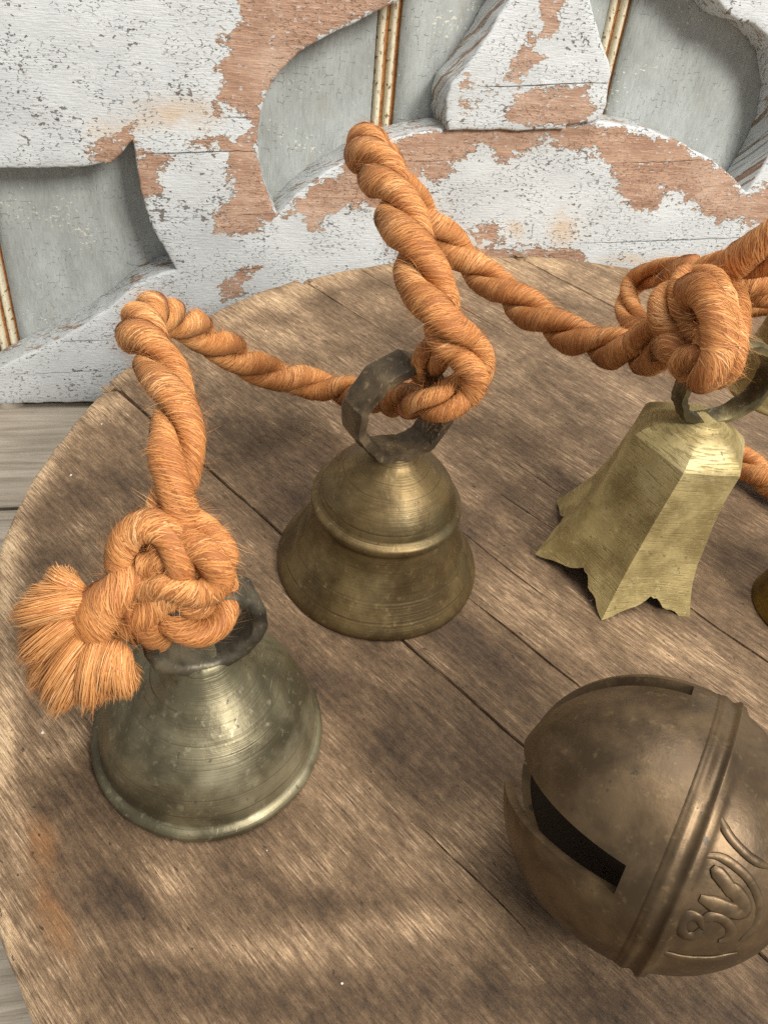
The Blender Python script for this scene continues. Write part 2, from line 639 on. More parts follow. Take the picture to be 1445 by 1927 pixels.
def chipped_mat(name, base, under, amount):
    t = NT(name)
    uv = t.coord('UV')
    n = t.noise(t.mapping(uv, scale=(600, 330, 1)), 1, 4, .6)
    v = t.noise(t.mapping(uv, scale=(900, 70, 1)), 1, 4, .6)
    col = t.mix(t.step(n, amount - .03, amount + .03), base, under)
    col = t.mix(t.math('MULTIPLY', t.step(v, .5, .75), .4), col, tuple(c * .55 for c in under))
    return t.out(col, .65, 0.0, t.bump(n, .7, .0005), .3)


M_BACK = backboard_mat()
M_CREAM = chipped_mat("chipped_cream_paint", srgb(222, 212, 184), srgb(140, 112, 80), .60)
M_ORANGE = chipped_mat("bare_orange_wood", srgb(168, 112, 62), srgb(132, 84, 46), .55)
THK = 0.0285
back = empty("beaded_board", tuple(panel_xyz([[.2, 0, -THK]])[0]),
             "grey green painted board with beaded grooves behind the white fretwork", "board")


def panel_strip(name, prof, v0, v1, mat, parent, nv=40, bow=0.0):
    """A strip that runs up the panel with the cross-section prof [(u, depth)]."""
    vv, uvs, ff = [], [], []
    vs_ = np.linspace(v0, v1, nv)
    k = len(prof)
    for v in vs_:
        for u, d in prof:
            w = .0006 * mnoise.noise(Vector((u * 30, v * 40, 1.3)))
            vv.append((u + w * .5, v, d + w))
            uvs.append((u, v))
    for i in range(nv - 1):
        for j in range(k - 1):
            a = i * k + j
            ff.append([a, a + 1, a + k + 1, a + k])
    o = mesh_obj(name, panel_xyz(vv), ff, mat, None, True, None, uvs)
    keep_world(o, parent)
    return o


bands = [(-.002, .0105), (.2140, .2262), (.3385, .3510), (.475, .487), (-.136, -.124)]
cuts = sorted(bands)
edges_u = [-.34] + [x for b in cuts for x in b] + [.80]
bd = -THK - .0006
for i in range(0, len(edges_u), 2):
    a, b = edges_u[i], edges_u[i + 1]
    n = max(6, int((b - a) / .006))
    us = np.linspace(a + .0004, b - .0004, n)
    prof = [(us[0], bd - .004), (us[0], bd - .0006)] + [(u, bd) for u in us[1:-1]] + [(us[-1], bd - .0006), (us[-1], bd - .004)]
    panel_strip("plank", prof, -.0046, .46, M_BACK, back, 60)
for a, b in bands:
    w = b - a
    def half_round(c, r, h):
        return [(c + r * math.cos(t), bd - .0035 + h * math.sin(t)) for t in np.linspace(math.pi, 0, 9)]
    panel_strip("bead", half_round(a + w * .22, w * .17, .0036), 0, .46, M_CREAM, back, 70)
    panel_strip("bead", half_round(a + w * .70, w * .16, .0040), 0, .46, M_CREAM, back, 70)
    panel_strip("groove_wood", [(a - .001, bd - .0038), (a + w * .30, bd - .0036), (a + w * .45, bd - .0030), (a + w * .6, bd - .0036), (b + .001, bd - .0034)], 0, .46, M_ORANGE, back, 40)

# --- white fretwork bracket in front of it
PAINT = srgb(203, 206, 205)
M_FRET = painted_wood_mat("flaking_white_paint", PAINT, srgb(188, 153, 128), srgb(156, 120, 97), .31)
M_VASE = painted_wood_mat("flaking_white_paint_upright", PAINT, srgb(188, 156, 133), srgb(158, 124, 102), 1.7)

main_px = [(-130, 764), (-60, 728), (0, 692), (60, 664), (114, 638), (166, 607), (214, 573), (250, 540), (290, 520), (331, 506),
           (318, 482), (300, 455), (281, 415), (267, 370), (259, 330), (254, 290), (250, 264), (228, 290), (206, 309), (160, 314), (90, 316),
           (0, 318), (-130, 322), (-260, 326), (-260, -420), (500, -420), (880, -420), (860, -120), (800, -28), (760, 0), (700, 26), (620, 66), (562, 100),
           (530, 132), (506, 170), (491, 212), (485, 250), (487, 300), (498, 347), (511, 380), (523, 405),
           (536, 388), (559, 366), (585, 345), (617, 321), (660, 295), (700, 276), (732, 263), (775, 252), (840, 241), (930, 232), (1030, 227), (1120, 228),
           (1180, 236), (1226, 245), (1276, 265), (1308, 284), (1340, 300), (1369, 324), (1405, 361),
           (1440, 308), (1474, 240), (1486, 170), (1476, 108), (1442, 66), (1417, 46), (1390, 39), (1369, 25), (1348, 0), (1318, -36), (1262, -62), (1200, -70),
           (1200, -420), (1950, -420), (2050, -100)]
main_uv = [on_panel(*p) for p in main_px]
main_uv += [np.array([.84, .14]), np.array([.84, 0.0]), np.array([.4, 0.0]), np.array([.1, 0.0])]
bare_px = [np.array(p, float) for p in [
    [(432, -20), (780, -20), (700, 26), (562, 100), (491, 212), (487, 300), (523, 405), (472, 436), (402, 440), (395, 400), (430, 378), (428, 292), (340, 284), (334, 268),
     (476, 244), (470, 222), (386, 206), (412, 168), (424, 140), (402, 126), (430, 95), (402, 62), (446, 40)],
    [(244, 280), (340, 290), (292, 318), (312, 342), (292, 380), (268, 410)],
    [(170, 262), (250, 232), (262, 262), (206, 318), (172, 290)],
    [(523, 405), (560, 366), (620, 330), (700, 276), (830, 243), (960, 225), (1130, 228), (1270, 262), (1345, 300), (1405, 360), (1480, 320), (1480, 420), (1395, 424), (1320, 404), (1292, 372),
     (1255, 368), (1225, 396), (1168, 384), (1160, 345), (1136, 312), (1128, 290), (1084, 292), (1056, 272), (1026, 258), (1016, 288), (975, 290), (958, 312), (930, 300), (918, 272), (880, 302),
     (832, 340), (792, 334), (780, 352), (842, 375), (850, 388), (800, 378), (700, 392), (640, 394), (600, 424), (530, 415)],
    [(876, 425), (940, 418), (950, 460), (890, 470)],
    [(405, 540), (444, 506), (490, 506), (470, 532), (436, 566), (410, 566)],
    [(860, 470), (1090, 462), (1100, 490), (860, 500)]]]
stain_px = [(1060, 440, 42, 50), (970, 430, 24, 22), (880, 470, 50, 30), (215, 255, 60, 40), (1190, 488, 80, 14), (330, 215, 120, 40)]
vase_bare = [np.array(p, float) for p in [
    [(905, 165), (960, 172), (1110, 160), (1122, 196), (1112, 238), (1066, 244), (946, 236), (962, 190)],
    [(950, 152), (958, 112), (1000, 48), (1016, 60), (1006, 90), (1030, 112), (998, 126), (984, 156)],
    [(1020, -30), (1078, -30), (1068, 10), (1050, 24), (1050, 62), (1026, 84), (1014, 40)],
    [(872, 190), (902, 192), (896, 214), (874, 214)], [(870, 146), (900, 140), (895, 165), (868, 170)]]]


def panel_attrs(V, uvs, polys, front_off):
    X = panel_xyz(V)
    P = to_px(X)
    sd = np.max(np.stack([signed(P, p) for p in polys]), 0)
    side = V[:, 2] < front_off - .0012
    bare = np.clip(.45 + sd / 70.0, 0, 1)
    bare = np.where(side, .40, bare)
    st = np.zeros(len(V))
    for cx, cy, rx, ry in stain_px:
        st = np.maximum(st, np.exp(-(((P[:, 0] - cx) / rx) ** 2 + ((P[:, 1] - cy) / ry) ** 2)))
    return dict(bare=bare, stain=np.where(side, 0, st), weather=np.where(side, .35, 0.12)), X


def carve(name, outline_uv, off, thick, polys, mat, parent, seed, cracks=()):
    out = resample(outline_uv, .0022)
    wob = np.array([[mnoise.noise(Vector((p[0] * 90, p[1] * 90, seed))), mnoise.noise(Vector((p[0] * 90, p[1] * 90, seed + 9)))] for p in out])
    wob2 = np.array([[mnoise.noise(Vector((p[0] * 400, p[1] * 400, seed))), mnoise.noise(Vector((p[0] * 400, p[1] * 400, seed + 9)))] for p in out])
    out = out + wob * .0007 + wob2 * .0004
    prof = [(.0013, 0), (.0006, -.0003), (.00015, -.0009), (0, -.002), (0, -thick * .25), (0, -thick * .5), (0, -thick * .75), (0, -thick)]
    V, Fc = slab(out, .0034, prof, cracks)
    # uneven hand-sawn surface
    for i in range(len(V)):
        if V[i, 2] > -thick * .9:
            V[i, 2] += .0004 * mnoise.noise(Vector((V[i, 0] * 40, V[i, 1] * 60, seed)))
    V[:, 2] += off
    at, X = panel_attrs(V, None, polys, off)
    # side walls get a texture coordinate that runs into the depth
    uvc = np.c_[V[:, 0] + (off - V[:, 2]) * .25, V[:, 1] + (off - V[:, 2]) * 1.0]
    o = mesh_obj(name, X, Fc, mat, None, True, at, uvc)
    o.data.set_sharp_from_angle(angle=math.radians(50))
    keep_world(o, parent)
    return o


def crack_uv(pts, n=40):
    q = np.array([on_panel(*p) for p in pts])
    q = resample(q, .004, closed=False)
    j = np.array([mnoise.noise(Vector((p[0] * 160, p[1] * 160, 4.2))) for p in q])
    q[:, 1] += j * .0006
    return q


fret = empty("fretwork_bracket", tuple(panel_xyz([[.3, 0, -THK / 2]])[0]),
             "flaking white fretwork bracket with sawn curved openings standing behind the round board", "fretwork")
cracks = [(crack_uv(p), hw, d) for p, hw, d in [
    ([(258, 287), (330, 289), (400, 286), (478, 285)], .0005, .002),
    ([(420, 220), (450, 221), (484, 223)], .0003, .0012),
    ([(450, 404), (490, 403), (514, 402)], .0003, .0015),
    ([(300, 408), (340, 410), (388, 409)], .0002, .001),
    ([(1088, 458), (1200, 455), (1300, 451), (1440, 446)], .0005, .002),
    ([(1170, 306), (1250, 305), (1322, 300)], .0003, .0012),
    ([(740, 303), (800, 304), (835, 303)], .0002, .001),
    ([(86, 640), (120, 643), (170, 641), (212, 640)], .0005, .0018),
    ([(2, 704), (60, 704), (140, 700), (226, 697)], .0003, .0014),
    ([(410, 512), (450, 509), (505, 504)], .0003, .0014)]]
carve("fretwork_panel", main_uv, 0.0, THK, bare_px, M_FRET, fret, 2.0, cracks)
vase_px = [(843, 244), (838, 224), (839, 186), (850, 156), (886, 115), (916, 72), (938, 30), (958, 0), (985, -50), (1000, -110), (1010, -400), (1080, -400), (1096, -110), (1100, -50), (1111, 0), (1117, 32), (1131, 76), (1146, 115),
           (1150, 140), (1145, 166), (1142, 196), (1132, 224), (1114, 232), (1067, 234), (1064, 243), (960, 247)]
VO = .0045
vase_uv = [on_panel(p[0], p[1], VO) for p in vase_px]
vc = [(np.array([on_panel(a, b, VO) for a, b in [(905, 163), (960, 163), (1010, 161), (1060, 158), (1110, 156), (1140, 157)]]), .0004, .0018)]
carve("upright", vase_uv, VO, THK + VO - .001, vase_bare, M_VASE, fret, 5.0, vc)
# a splinter of paint crust lying on the arched edge, and the foot under the left end
ft = at_z(18, 772, TZ)
fo = Vector(ft)
vv = []
for dz in (0, .0048):
    for k in range(14):
        a = 2 * math.pi * k / 14
        r = .0075 * (1 + .12 * math.sin(3 * a)) * (1 if dz == 0 else .82)
        vv.append((fo.x + r * math.cos(a) * 1.3 - .004, fo.y + r * math.sin(a) * .8 + .006, TZ + dz))
ff = [[i, (i + 1) % 14, 14 + (i + 1) % 14, 14 + i] for i in range(14)] + [list(range(14, 28))]
keep_world(mesh_obj("foot", vv, ff, MT, None, True), fret)

# ================================================================== round board
DC, DR, DT = np.array([.1121321, .2038317]), .2396, .020
gd = np.array([math.cos(GRAIN), math.sin(GRAIN)])
gn = np.array([-math.sin(GRAIN), math.cos(GRAIN)])
board = empty("round_board", (DC[0], DC[1], TZ), "round worn brown plank board under the bells", "board")
M_W = [wood_board_mat("worn_plank_wood", s) for s in (0.0, 3.1, 5.7, 8.3)]
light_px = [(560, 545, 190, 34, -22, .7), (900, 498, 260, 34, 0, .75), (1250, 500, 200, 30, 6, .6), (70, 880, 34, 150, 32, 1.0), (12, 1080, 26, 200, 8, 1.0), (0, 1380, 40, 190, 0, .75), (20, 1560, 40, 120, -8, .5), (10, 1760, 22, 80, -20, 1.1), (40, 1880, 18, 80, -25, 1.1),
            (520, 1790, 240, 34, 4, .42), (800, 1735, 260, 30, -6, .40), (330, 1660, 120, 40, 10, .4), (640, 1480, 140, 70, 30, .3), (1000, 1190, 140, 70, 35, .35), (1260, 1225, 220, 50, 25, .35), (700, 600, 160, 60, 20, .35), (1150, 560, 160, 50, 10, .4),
            (1000, 760, 120, 70, 30, .2), (960, 890, 110, 60, 30, .25), (190, 760, 50, 40, -30, .5), (1250, 1500, 250, 120, 20, .2), (900, 1560, 200, 60, -20, .3), (100, 1420, 120, 40, -10, .35), (560, 640, 90, 36, 20, .35), (820, 680, 420, 150, 15, .26), (1150, 800, 260, 120, 30, .24), (480, 700, 200, 90, 25, .22), (1100, 1000, 200, 90, 35, .15)]  # pale wear; wide mid and back blobs also paint in light falling there
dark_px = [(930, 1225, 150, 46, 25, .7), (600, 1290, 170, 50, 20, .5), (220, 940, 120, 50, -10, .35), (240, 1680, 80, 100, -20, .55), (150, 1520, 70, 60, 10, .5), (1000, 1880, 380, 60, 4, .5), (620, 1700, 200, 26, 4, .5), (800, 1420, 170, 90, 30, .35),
           (300, 1850, 200, 60, 10, .4), (700, 1890, 200, 50, 0, .4), (1180, 640, 140, 40, 20, .4), (760, 640, 120, 40, 20, .35), (480, 830, 120, 50, 30, .3), (1080, 730, 90, 30, 30, .3), (450, 1650, 120, 50, 10, .3), (1420, 1040, 60, 40, 0, .5), (900, 1010, 70, 50, 30, .25)]  # dark patches; the one at the right edge is a painted shadow
rust_and_reflect_px = [(80, 1590, 34, 70, -15, 1.0), (100, 1720, 34, 100, -22, .9), (1400, 960, 70, 60, 0, .35), (950, 490, 200, 22, 0, .3)]  # rust streaks; the blob beside the six-sided bell is a painted reflection


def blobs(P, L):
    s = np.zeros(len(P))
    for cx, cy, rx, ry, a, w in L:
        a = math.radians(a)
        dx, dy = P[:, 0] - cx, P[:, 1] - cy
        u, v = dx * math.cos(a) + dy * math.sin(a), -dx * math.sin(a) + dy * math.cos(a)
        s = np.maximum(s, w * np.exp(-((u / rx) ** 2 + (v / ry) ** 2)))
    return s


def crack_line(nv, s_px, w, d):
    """A split along the grain at offset nv between two photo points."""
    a, b = at_z(*s_px[0], 0)[:2], at_z(*s_px[1], 0)[:2]
    s0, s1 = a @ gd, b @ gd
    s = np.arange(s0, s1, .003)
    n = nv + np.array([.0011 * mnoise.noise(Vector((x * 35, nv * 90, 0))) for x in s])
    return (np.c_[s, n], w, d)


n0 = DC @ gn
bounds = [n0 - DR - .01, .12425, .2482, .372, n0 + DR + .01]
splits = {0: [crack_line(.085, ((660, 1700), (900, 1880)), .0003, .002)],
          1: [crack_line(.1540, ((880, 1126), (1160, 1350)), .00045, .004),
              crack_line(.1752, ((866, 1004), (1048, 1137)), .00028, .003),
              crack_line(.2114, ((1240, 1105), (1520, 1300)), .00050, .004),
              crack_line(.2040, ((940, 925), (1060, 1010)), .00025, .002),
              crack_line(.2230, ((950, 870), (1070, 950)), .00022, .002)],
          2: [crack_line(.300, ((640, 560), (860, 680)), .0003, .002), crack_line(.318, ((900, 600), (1100, 700)), .0003, .002),
              crack_line(.283, ((450, 570), (560, 650)), .0003, .002)], 3: []}
for i in range(4):
    lo, hi = bounds[i], bounds[i + 1]
    th = np.linspace(0, 2 * math.pi, 900, endpoint=False)
    rr = DR + (0.0, .0012, -.0006, 0.001)[i]
    rad = rr + np.array([.0016 * mnoise.noise(Vector((math.cos(t) * 5, math.sin(t) * 5, i * 3.1))) + .0005 * mnoise.noise(Vector((math.cos(t) * 30, math.sin(t) * 30, i))) for t in th])
    C = np.stack([DC @ gd + rad * np.cos(t0 := th), n0 + rad * np.sin(th)], 1)
    g = .00016
    C = C[(C[:, 1] > lo) & (C[:, 1] < hi)]
    # order around the strip: walk the circle and close along the two straight edges
    ang = np.arctan2(C[:, 1] - (lo + hi) / 2, C[:, 0] - DC @ gd)
    left = C[C[:, 0] < DC @ gd]
    right = C[C[:, 0] >= DC @ gd]
    left = left[np.argsort(-left[:, 1])]
    right = right[np.argsort(right[:, 1])]
    def edge(nv, sgn, sa, sb):
        s = np.linspace(sa, sb, max(2, int(abs(sb - sa) / .002)))
        # the joint opens towards the left end of the board
        open_ = np.clip((.02 - (s - (DC @ gd - DR))) / .05 + .9, 0, 1) * .0006
        w = np.array([.0003 * mnoise.noise(Vector((x * 60, nv * 50, 0))) for x in s])
        return np.c_[s, nv + w + sgn * (g + open_)]
    out = [left]
    if i > 0:
        out.append(edge(lo, 1, left[-1, 0], right[0, 0])[1:-1])
    out.append(right)
    if i < 3:
        out.append(edge(hi, -1, right[-1, 0], left[0, 0])[1:-1])
    out = np.concatenate(out)
    rim_d = np.abs(np.linalg.norm(out - np.array([DC @ gd, n0]), axis=1) - DR)
    ins = np.where(rim_d < .006, 1.0, .07)
    prof = [(.0045, 0), (.0024, -.0004), (.0010, -.0016), (.0002, -.0036), (0, -.006), (0, -.012), (.0008, -DT + .001), (.002, -DT)]
    V, Fc = slab(out, .0030, prof, splits[i], ins)
    dz = (0.0, .0004, -.0003, 0.0)[i]
    xy = V[:, :1] * gd + V[:, 1:2] * gn
    z = V[:, 2] + dz
    z = z + np.array([.00035 * mnoise.noise(Vector((v[0] * 14, v[1] * 60, i * 2.0))) for v in V]) * (V[:, 2] > -.004)
    X = np.c_[xy, z]
    P = to_px(X)
    at = dict(light=blobs(P, light_px), dark=blobs(P, dark_px), rust_and_reflect=blobs(P, rust_and_reflect_px))
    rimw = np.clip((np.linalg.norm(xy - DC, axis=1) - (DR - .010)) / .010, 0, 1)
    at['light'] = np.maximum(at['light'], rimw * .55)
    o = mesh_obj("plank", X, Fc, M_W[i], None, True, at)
    o.data.set_sharp_from_angle(angle=math.radians(40))
    keep_world(o, board)
# legs that carry the board
for k in range(3):
    a = math.radians(35 + 120 * k)
    c = DC + .13 * np.array([math.cos(a), math.sin(a)])
    vv, ff = [], []
    prof = [(.016, -DT + .0002), (.017, -.035), (.013, -.05), (.016, -.065), (.012, -.085), (.013, TZ)]
    for r, z in prof:
        for j in range(16):
            t = 2 * math.pi * j / 16
            vv.append((c[0] + r * math.cos(t), c[1] + r * math.sin(t), z))
    for i in range(len(prof) - 1):
        for j in range(16):
            ff.append([i * 16 + j, i * 16 + (j + 1) % 16, (i + 1) * 16 + (j + 1) % 16, (i + 1) * 16 + j])
    keep_world(mesh_obj("leg", vv, ff, MT, None, True), board)


# ================================================================== bells
def lathe(prof, seg, wob=.0, seed=0.0, step=.0006):
    """prof [(r, z)] outer, closed by an inner skin; returns verts, faces, profile coordinate."""
    P = catmull(np.c_[np.asarray(prof), np.zeros(len(prof))], step)[:, :2]
    return rings(P, seg, wob, seed)


def rings(P, seg, wob=0.0, seed=0.0):
    vv, pf, ff = [], [], []
    s = np.concatenate([[0], np.cumsum(np.linalg.norm(np.diff(P, axis=0), axis=1))])
    for k, (r, z) in enumerate(P):
        for j in range(seg):
            a = 2 * math.pi * j / seg
            x, y = math.cos(a), math.sin(a)
            w = wob * (mnoise.noise(Vector((x * 1.6, y * 1.6, z * 70 + seed))) + .35 * mnoise.noise(Vector((x * 6, y * 6, z * 260 + seed)))) if wob else 0
            rr = max(0, r + w * min(1, r / .004))
            vv.append((rr * x, rr * y, z))
            pf.append(s[k])
    n = len(P)
    for k in range(n - 1):
        for j in range(seg):
            j2 = (j + 1) % seg
            ff.append([k * seg + j, k * seg + j2, (k + 1) * seg + j2, (k + 1) * seg + j])
    return vv, ff, pf


def bell_profile(outer, thick):
    """outer: (r, z) from rim up to the axis. Adds the inside."""
    O = catmull(np.c_[np.asarray(outer), np.zeros(len(outer))], .0006)[:, :2]
    t = np.gradient(O, axis=0)
    t /= np.linalg.norm(t, axis=1, keepdims=True) + 1e-9
    nin = np.stack([-t[:, 1], t[:, 0]], 1)
    inner = O + nin * thick
    inner[:, 0] = np.maximum(inner[:, 0], 0)
    inner[:, 1] = np.clip(inner[:, 1], .0002, O[:, 1].max() - thick)
    inner = inner[::6]
    return np.concatenate([inner[::-1], [[O[0, 0] - thick * .5, -.0]], O])


def loop_mesh(path, wid, thk, normal, facet=0.0, seed=0.0, closed=True, step=.0012, taper=None):
    """Flat cast band swept along a planar path; wid along the plane normal, thk in the plane."""
    Q = catmull(path, step, closed)[:, :3] if not facet else resample(np.asarray(path, float), step, closed)
    n = len(Q)
    nrm = np.asarray(normal) / np.linalg.norm(normal)
    cen = Q.mean(0)
    vv, ff = [], []
    sec = [(-.5, -.34), (-.5, .34), (-.36, .5), (.36, .5), (.5, .34), (.5, -.34), (.36, -.5), (-.36, -.5)]
    k = len(sec)
    for i in range(n):
        a = Q[(i - 2) % n] if closed else Q[max(0, i - 2)]
        b = Q[(i + 2) % n] if closed else Q[min(n - 1, i + 2)]
        t = (b - a) / (np.linalg.norm(b - a) + 1e-9)
        o = np.cross(t, nrm)
        if o @ (Q[i] - cen) < 0:
            o = -o
        f = 1.0 if taper is None else taper(i / n)
        for sx, sy in sec:
            p = Q[i] + nrm * (sx * wid * f) + o * (sy * thk * f)
            q = Vector(p * 190) + Vector((seed, 0, 0))
            p = p + (nrm * mnoise.noise(q) + o * mnoise.noise(q + Vector((5, 5, 5)))) * .0008 + o * mnoise.noise(q * 3.1) * .0004
            vv.append(p)
    m = n if closed else n - 1
    for i in range(m):
        i2 = (i + 1) % n
        for j in range(k):
            j2 = (j + 1) % k
            ff.append([i * k + j, i2 * k + j, i2 * k + j2, i * k + j2])
    if not closed:
        ff.append(list(range(k)))
        ff.append([(n - 1) * k + j for j in range(k)][::-1])
    return vv, ff


M_BELL1 = metal_mat("green_grey_bronze", srgb(134, 125, 98), srgb(90, 83, 63), srgb(186, 178, 148), .40, .70, rings=1500, scratch=.35, green=srgb(112, 107, 82))
M_BELL2 = metal_mat("brown_bronze", srgb(126, 106, 70), srgb(88, 72, 46), srgb(170, 150, 106), .41, .72, rings=1300, scratch=.30, green=srgb(104, 98, 72), seed=1.3)
M_BELL3 = metal_mat("pale_brass", srgb(196, 178, 124), srgb(152, 134, 88), srgb(224, 210, 160), .58, .58, file=1.0, scratch=.45, seed=2.7)
M_BELL5 = metal_mat("olive_brass", srgb(128, 104, 52), srgb(92, 72, 34), srgb(164, 140, 80), .40, .8, rings=1200, seed=4.1)
M_LOOP = metal_mat("blackened_bronze", srgb(116, 108, 90), srgb(62, 58, 50), srgb(170, 158, 128), .50, .65, scratch=.5, seed=6.0)
M_LOOP3 = metal_mat("tarnished_brass", srgb(138, 126, 88), srgb(78, 70, 50), srgb(186, 172, 124), .48, .65, scratch=.4, seed=8.2)
M_LOOP2 = metal_mat("brown_grey_bronze", srgb(122, 104, 78), srgb(70, 60, 47), srgb(184, 164, 122), .50, .6, scratch=.5, seed=9.0)
M_CROTAL = metal_mat("dark_brown_bronze", srgb(112, 92, 67), srgb(78, 63, 45), srgb(142, 120, 86), .40, .68, scratch=.15, seed=7.7)

# --- flared bell at the left
b1 = empty("hand_bell", (-.0382, .1075, .0006), "green grey flared bell at the left, tied by the tasselled knot", "bell", "bells on the orange rope")
P1 = bell_profile([(.0311, 0), (.0313, .0010), (.0310, .0022), (.0299, .0031), (.0291, .0036), (.0288, .0052), (.0283, .0092), (.0269, .0138), (.0249, .0182), (.0221, .0222), (.0187, .0257), (.0148, .0288), (.0114, .0317), (.0089, .0347), (.0072, .0372), (.0060, .0386), (.0030, .0394), (0, .0396)], .0022)
v, f_, pf = rings(P1, 120, .00028, 3.0)
mesh_obj("body", v, f_, M_BELL1, b1, True, dict(prof=pf))
d1 = np.array([.86, .50, 0]); d1 /= np.linalg.norm(d1)
pth = []
for t in np.linspace(0, 2 * math.pi, 12, endpoint=False):
    pth.append(d1 * (.0125 * math.sin(t)) + np.array([0, 0, .0500 - .0125 * math.cos(t)]) + np.array([.001, -.001, 0]))
v, f_ = loop_mesh(pth, .0085, .0036, np.cross(d1, [0, 0, 1]), 0, 1.0)
mesh_obj("loop", v, f_, M_LOOP, b1, True)

# --- stepped bell in the middle
b2 = empty("hand_bell", (.0002, .1806, .0006), "brown domed bell with a raised rib and a big angular ring, in the middle", "bell", "bells on the orange rope")
P2 = bell_profile([(.0343, 0), (.0343, .0012), (.0337, .0028), (.0320, .0056), (.0297, .0094), (.0275, .0134), (.0257, .0175), (.0243, .0214), (.0234, .0246), (.0230, .0262), (.0234, .0270), (.0241, .0280), (.0243, .0292), (.0240, .0304), (.0229, .0311), (.0221, .0318), (.0217, .0332), (.0203, .0366), (.0179, .0400), (.0146, .0434), (.0111, .0461), (.0085, .0479), (.0070, .0494), (.0062, .0508), (.0050, .0516), (0, .0518)], .0022)
v, f_, pf = rings(P2, 120, .00024, 8.0)
mesh_obj("body", v, f_, M_BELL2, b2, True, dict(prof=pf))
ax2 = np.array([.56, -.82, .10]); ax2 /= np.linalg.norm(ax2)
h2 = np.cross([0, 0, 1], ax2); h2 /= np.linalg.norm(h2)
v2 = np.cross(ax2, h2)
cor = [(0.10, -.0165), (.65, -.0140), (1.0, -.0050), (.98, .0040), (.60, .0135), (.05, .0178), (-.55, .0140), (-1.0, .0055), (-1.02, -.0035), (-.55, -.0135)]
c2 = np.array([-.0005, 0, .0650])
pth = [c2 + h2 * (a * .0145) + v2 * (b * .86) for a, b in cor]
v, f_ = loop_mesh(pth, .0108, .0034, ax2, 1.0, 2.0)
o = mesh_obj("loop", v, f_, M_LOOP2, b2, True)
o.data.set_sharp_from_angle(angle=math.radians(24))

# --- six-sided bell at the right
c3 = np.array([.0878, .2015])
b3 = empty("hand_bell", (c3[0], c3[1], 0), "pale brass six-sided bell with a notched hem, right of the middle bell", "bell", "bells on the orange rope")
cprof = [(.0330, 0.0), (.0300, .0060), (.0268, .0130), (.0242, .0210), (.0224, .0290), (.0210, .0370), (.0200, .0460), (.0191, .0572), (.0182, .0586), (.0164, .0602), (.0132, .0622), (.0100, .0638), (.0074, .0650), (.0060, .0664), (0, .0670)]
CP = resample(np.array(cprof), .0012, closed=False)
SEG = 20
vv, ff, pf = [], [], []
def hexr(k):                                  # fraction of the corner radius round one side
    t = (k % SEG) / SEG
    a = (t - .5) * math.pi / 3
    return math.cos(math.pi / 6) / math.cos(a)
def notch(k):                                 # hem height between two feet
    t = (k % SEG) / SEG
    pts = [(0, 0), (.06, .0006), (.14, .0026), (.24, .0040), (.34, .0050), (.43, .0070), (.50, .0096), (.55, .0086), (.62, .0088), (.69, .0052), (.76, .0042), (.83, .0046), (.92, .0012), (1, 0)]
    xs, ys = zip(*pts)
    return .8 * float(np.interp(t, xs, ys))
nk = 6 * SEG
def hexpt(r, z, k, ins=0.0):
    a = math.radians(-107) + 2 * math.pi * k / nk
    blend = min(1, max(0, (z - .0592) / .006))
    fr = hexr(k) * (1 - blend) + blend * 1.0
    # sides are hollowed a little towards the hem
    hol = .0016 * math.sin(math.pi * (k % SEG) / SEG) * max(0, 1 - z / .03)
    rr = r * fr - ins - hol * (1 - blend)
    w = .0002 * mnoise.noise(Vector((rr * math.cos(a) * 120, rr * math.sin(a) * 120, z * 120))) + .0006 * mnoise.noise(Vector((rr * math.cos(a) * 45, rr * math.sin(a) * 45, z * 45)))
    return ((rr + w) * math.cos(a), (rr + w) * math.sin(a), z)
def corner_r(z):
    zs = [p[1] for p in cprof]
    rs = [p[0] for p in cprof]
    return float(np.interp(z, zs, rs))
zl = [p[1] for p in CP if p[1] <= .0670]
for z in zl:
    for k in range(nk):
        nz = notch(k)
        zz = nz + (z) * (1 - nz / .0670) if z < .03 else z
        if z < .03:
            zz = max(z, nz * (1 - z / .03) + z)
        vv.append(hexpt(corner_r(zz), zz, k))
        pf.append(z)
n1 = len(zl)
for i in range(n1 - 1):
    for k in range(nk):
        k2 = (k + 1) % nk
        ff.append([i * nk + k, i * nk + k2, (i + 1) * nk + k2, (i + 1) * nk + k])
base = len(vv)
zin = [0, .006, .014, .024, .034, .044, .053]
for z in zin:
    for k in range(nk):
        nz = notch(k)
        zz = max(z, nz * (1 - z / .03) + z) if z < .03 else z
        vv.append(hexpt(corner_r(zz), zz, k, .0024))
        pf.append(z)
for i in range(len(zin) - 1):
    for k in range(nk):
        k2 = (k + 1) % nk
        ff.append([base + (i + 1) * nk + k, base + (i + 1) * nk + k2, base + i * nk + k2, base + i * nk + k])
for k in range(nk):
    k2 = (k + 1) % nk
    ff.append([k2, k, base + k, base + k2])
ff.append([base + (len(zin) - 1) * nk + k for k in range(nk)])
o = mesh_obj("body", vv, ff, M_BELL3, b3, True, dict(prof=pf))
o.data.set_sharp_from_angle(angle=math.radians(22))
h3 = RT - np.array([0, 0, 1]) * RT[2]
h3 = h3 / np.linalg.norm(h3)
h3 = np.array([h3[0] * math.cos(.25) - h3[1] * math.sin(.25), h3[0] * math.sin(.25) + h3[1] * math.cos(.25), 0])
ax3 = np.cross(h3, [0, 0, 1])
pth = []
for t in np.linspace(0, 2 * math.pi, 12, endpoint=False):
    pth.append(h3 * (.0142 * math.sin(t)) + np.array([0, 0, .0790 - .0137 * math.cos(t)]))
v, f_ = loop_mesh(pth, .0066, .0026, ax3, 0, 4.0)
o = mesh_obj("loop", v, f_, M_LOOP3, b3, True)
o.data.set_sharp_from_angle(angle=math.radians(35))

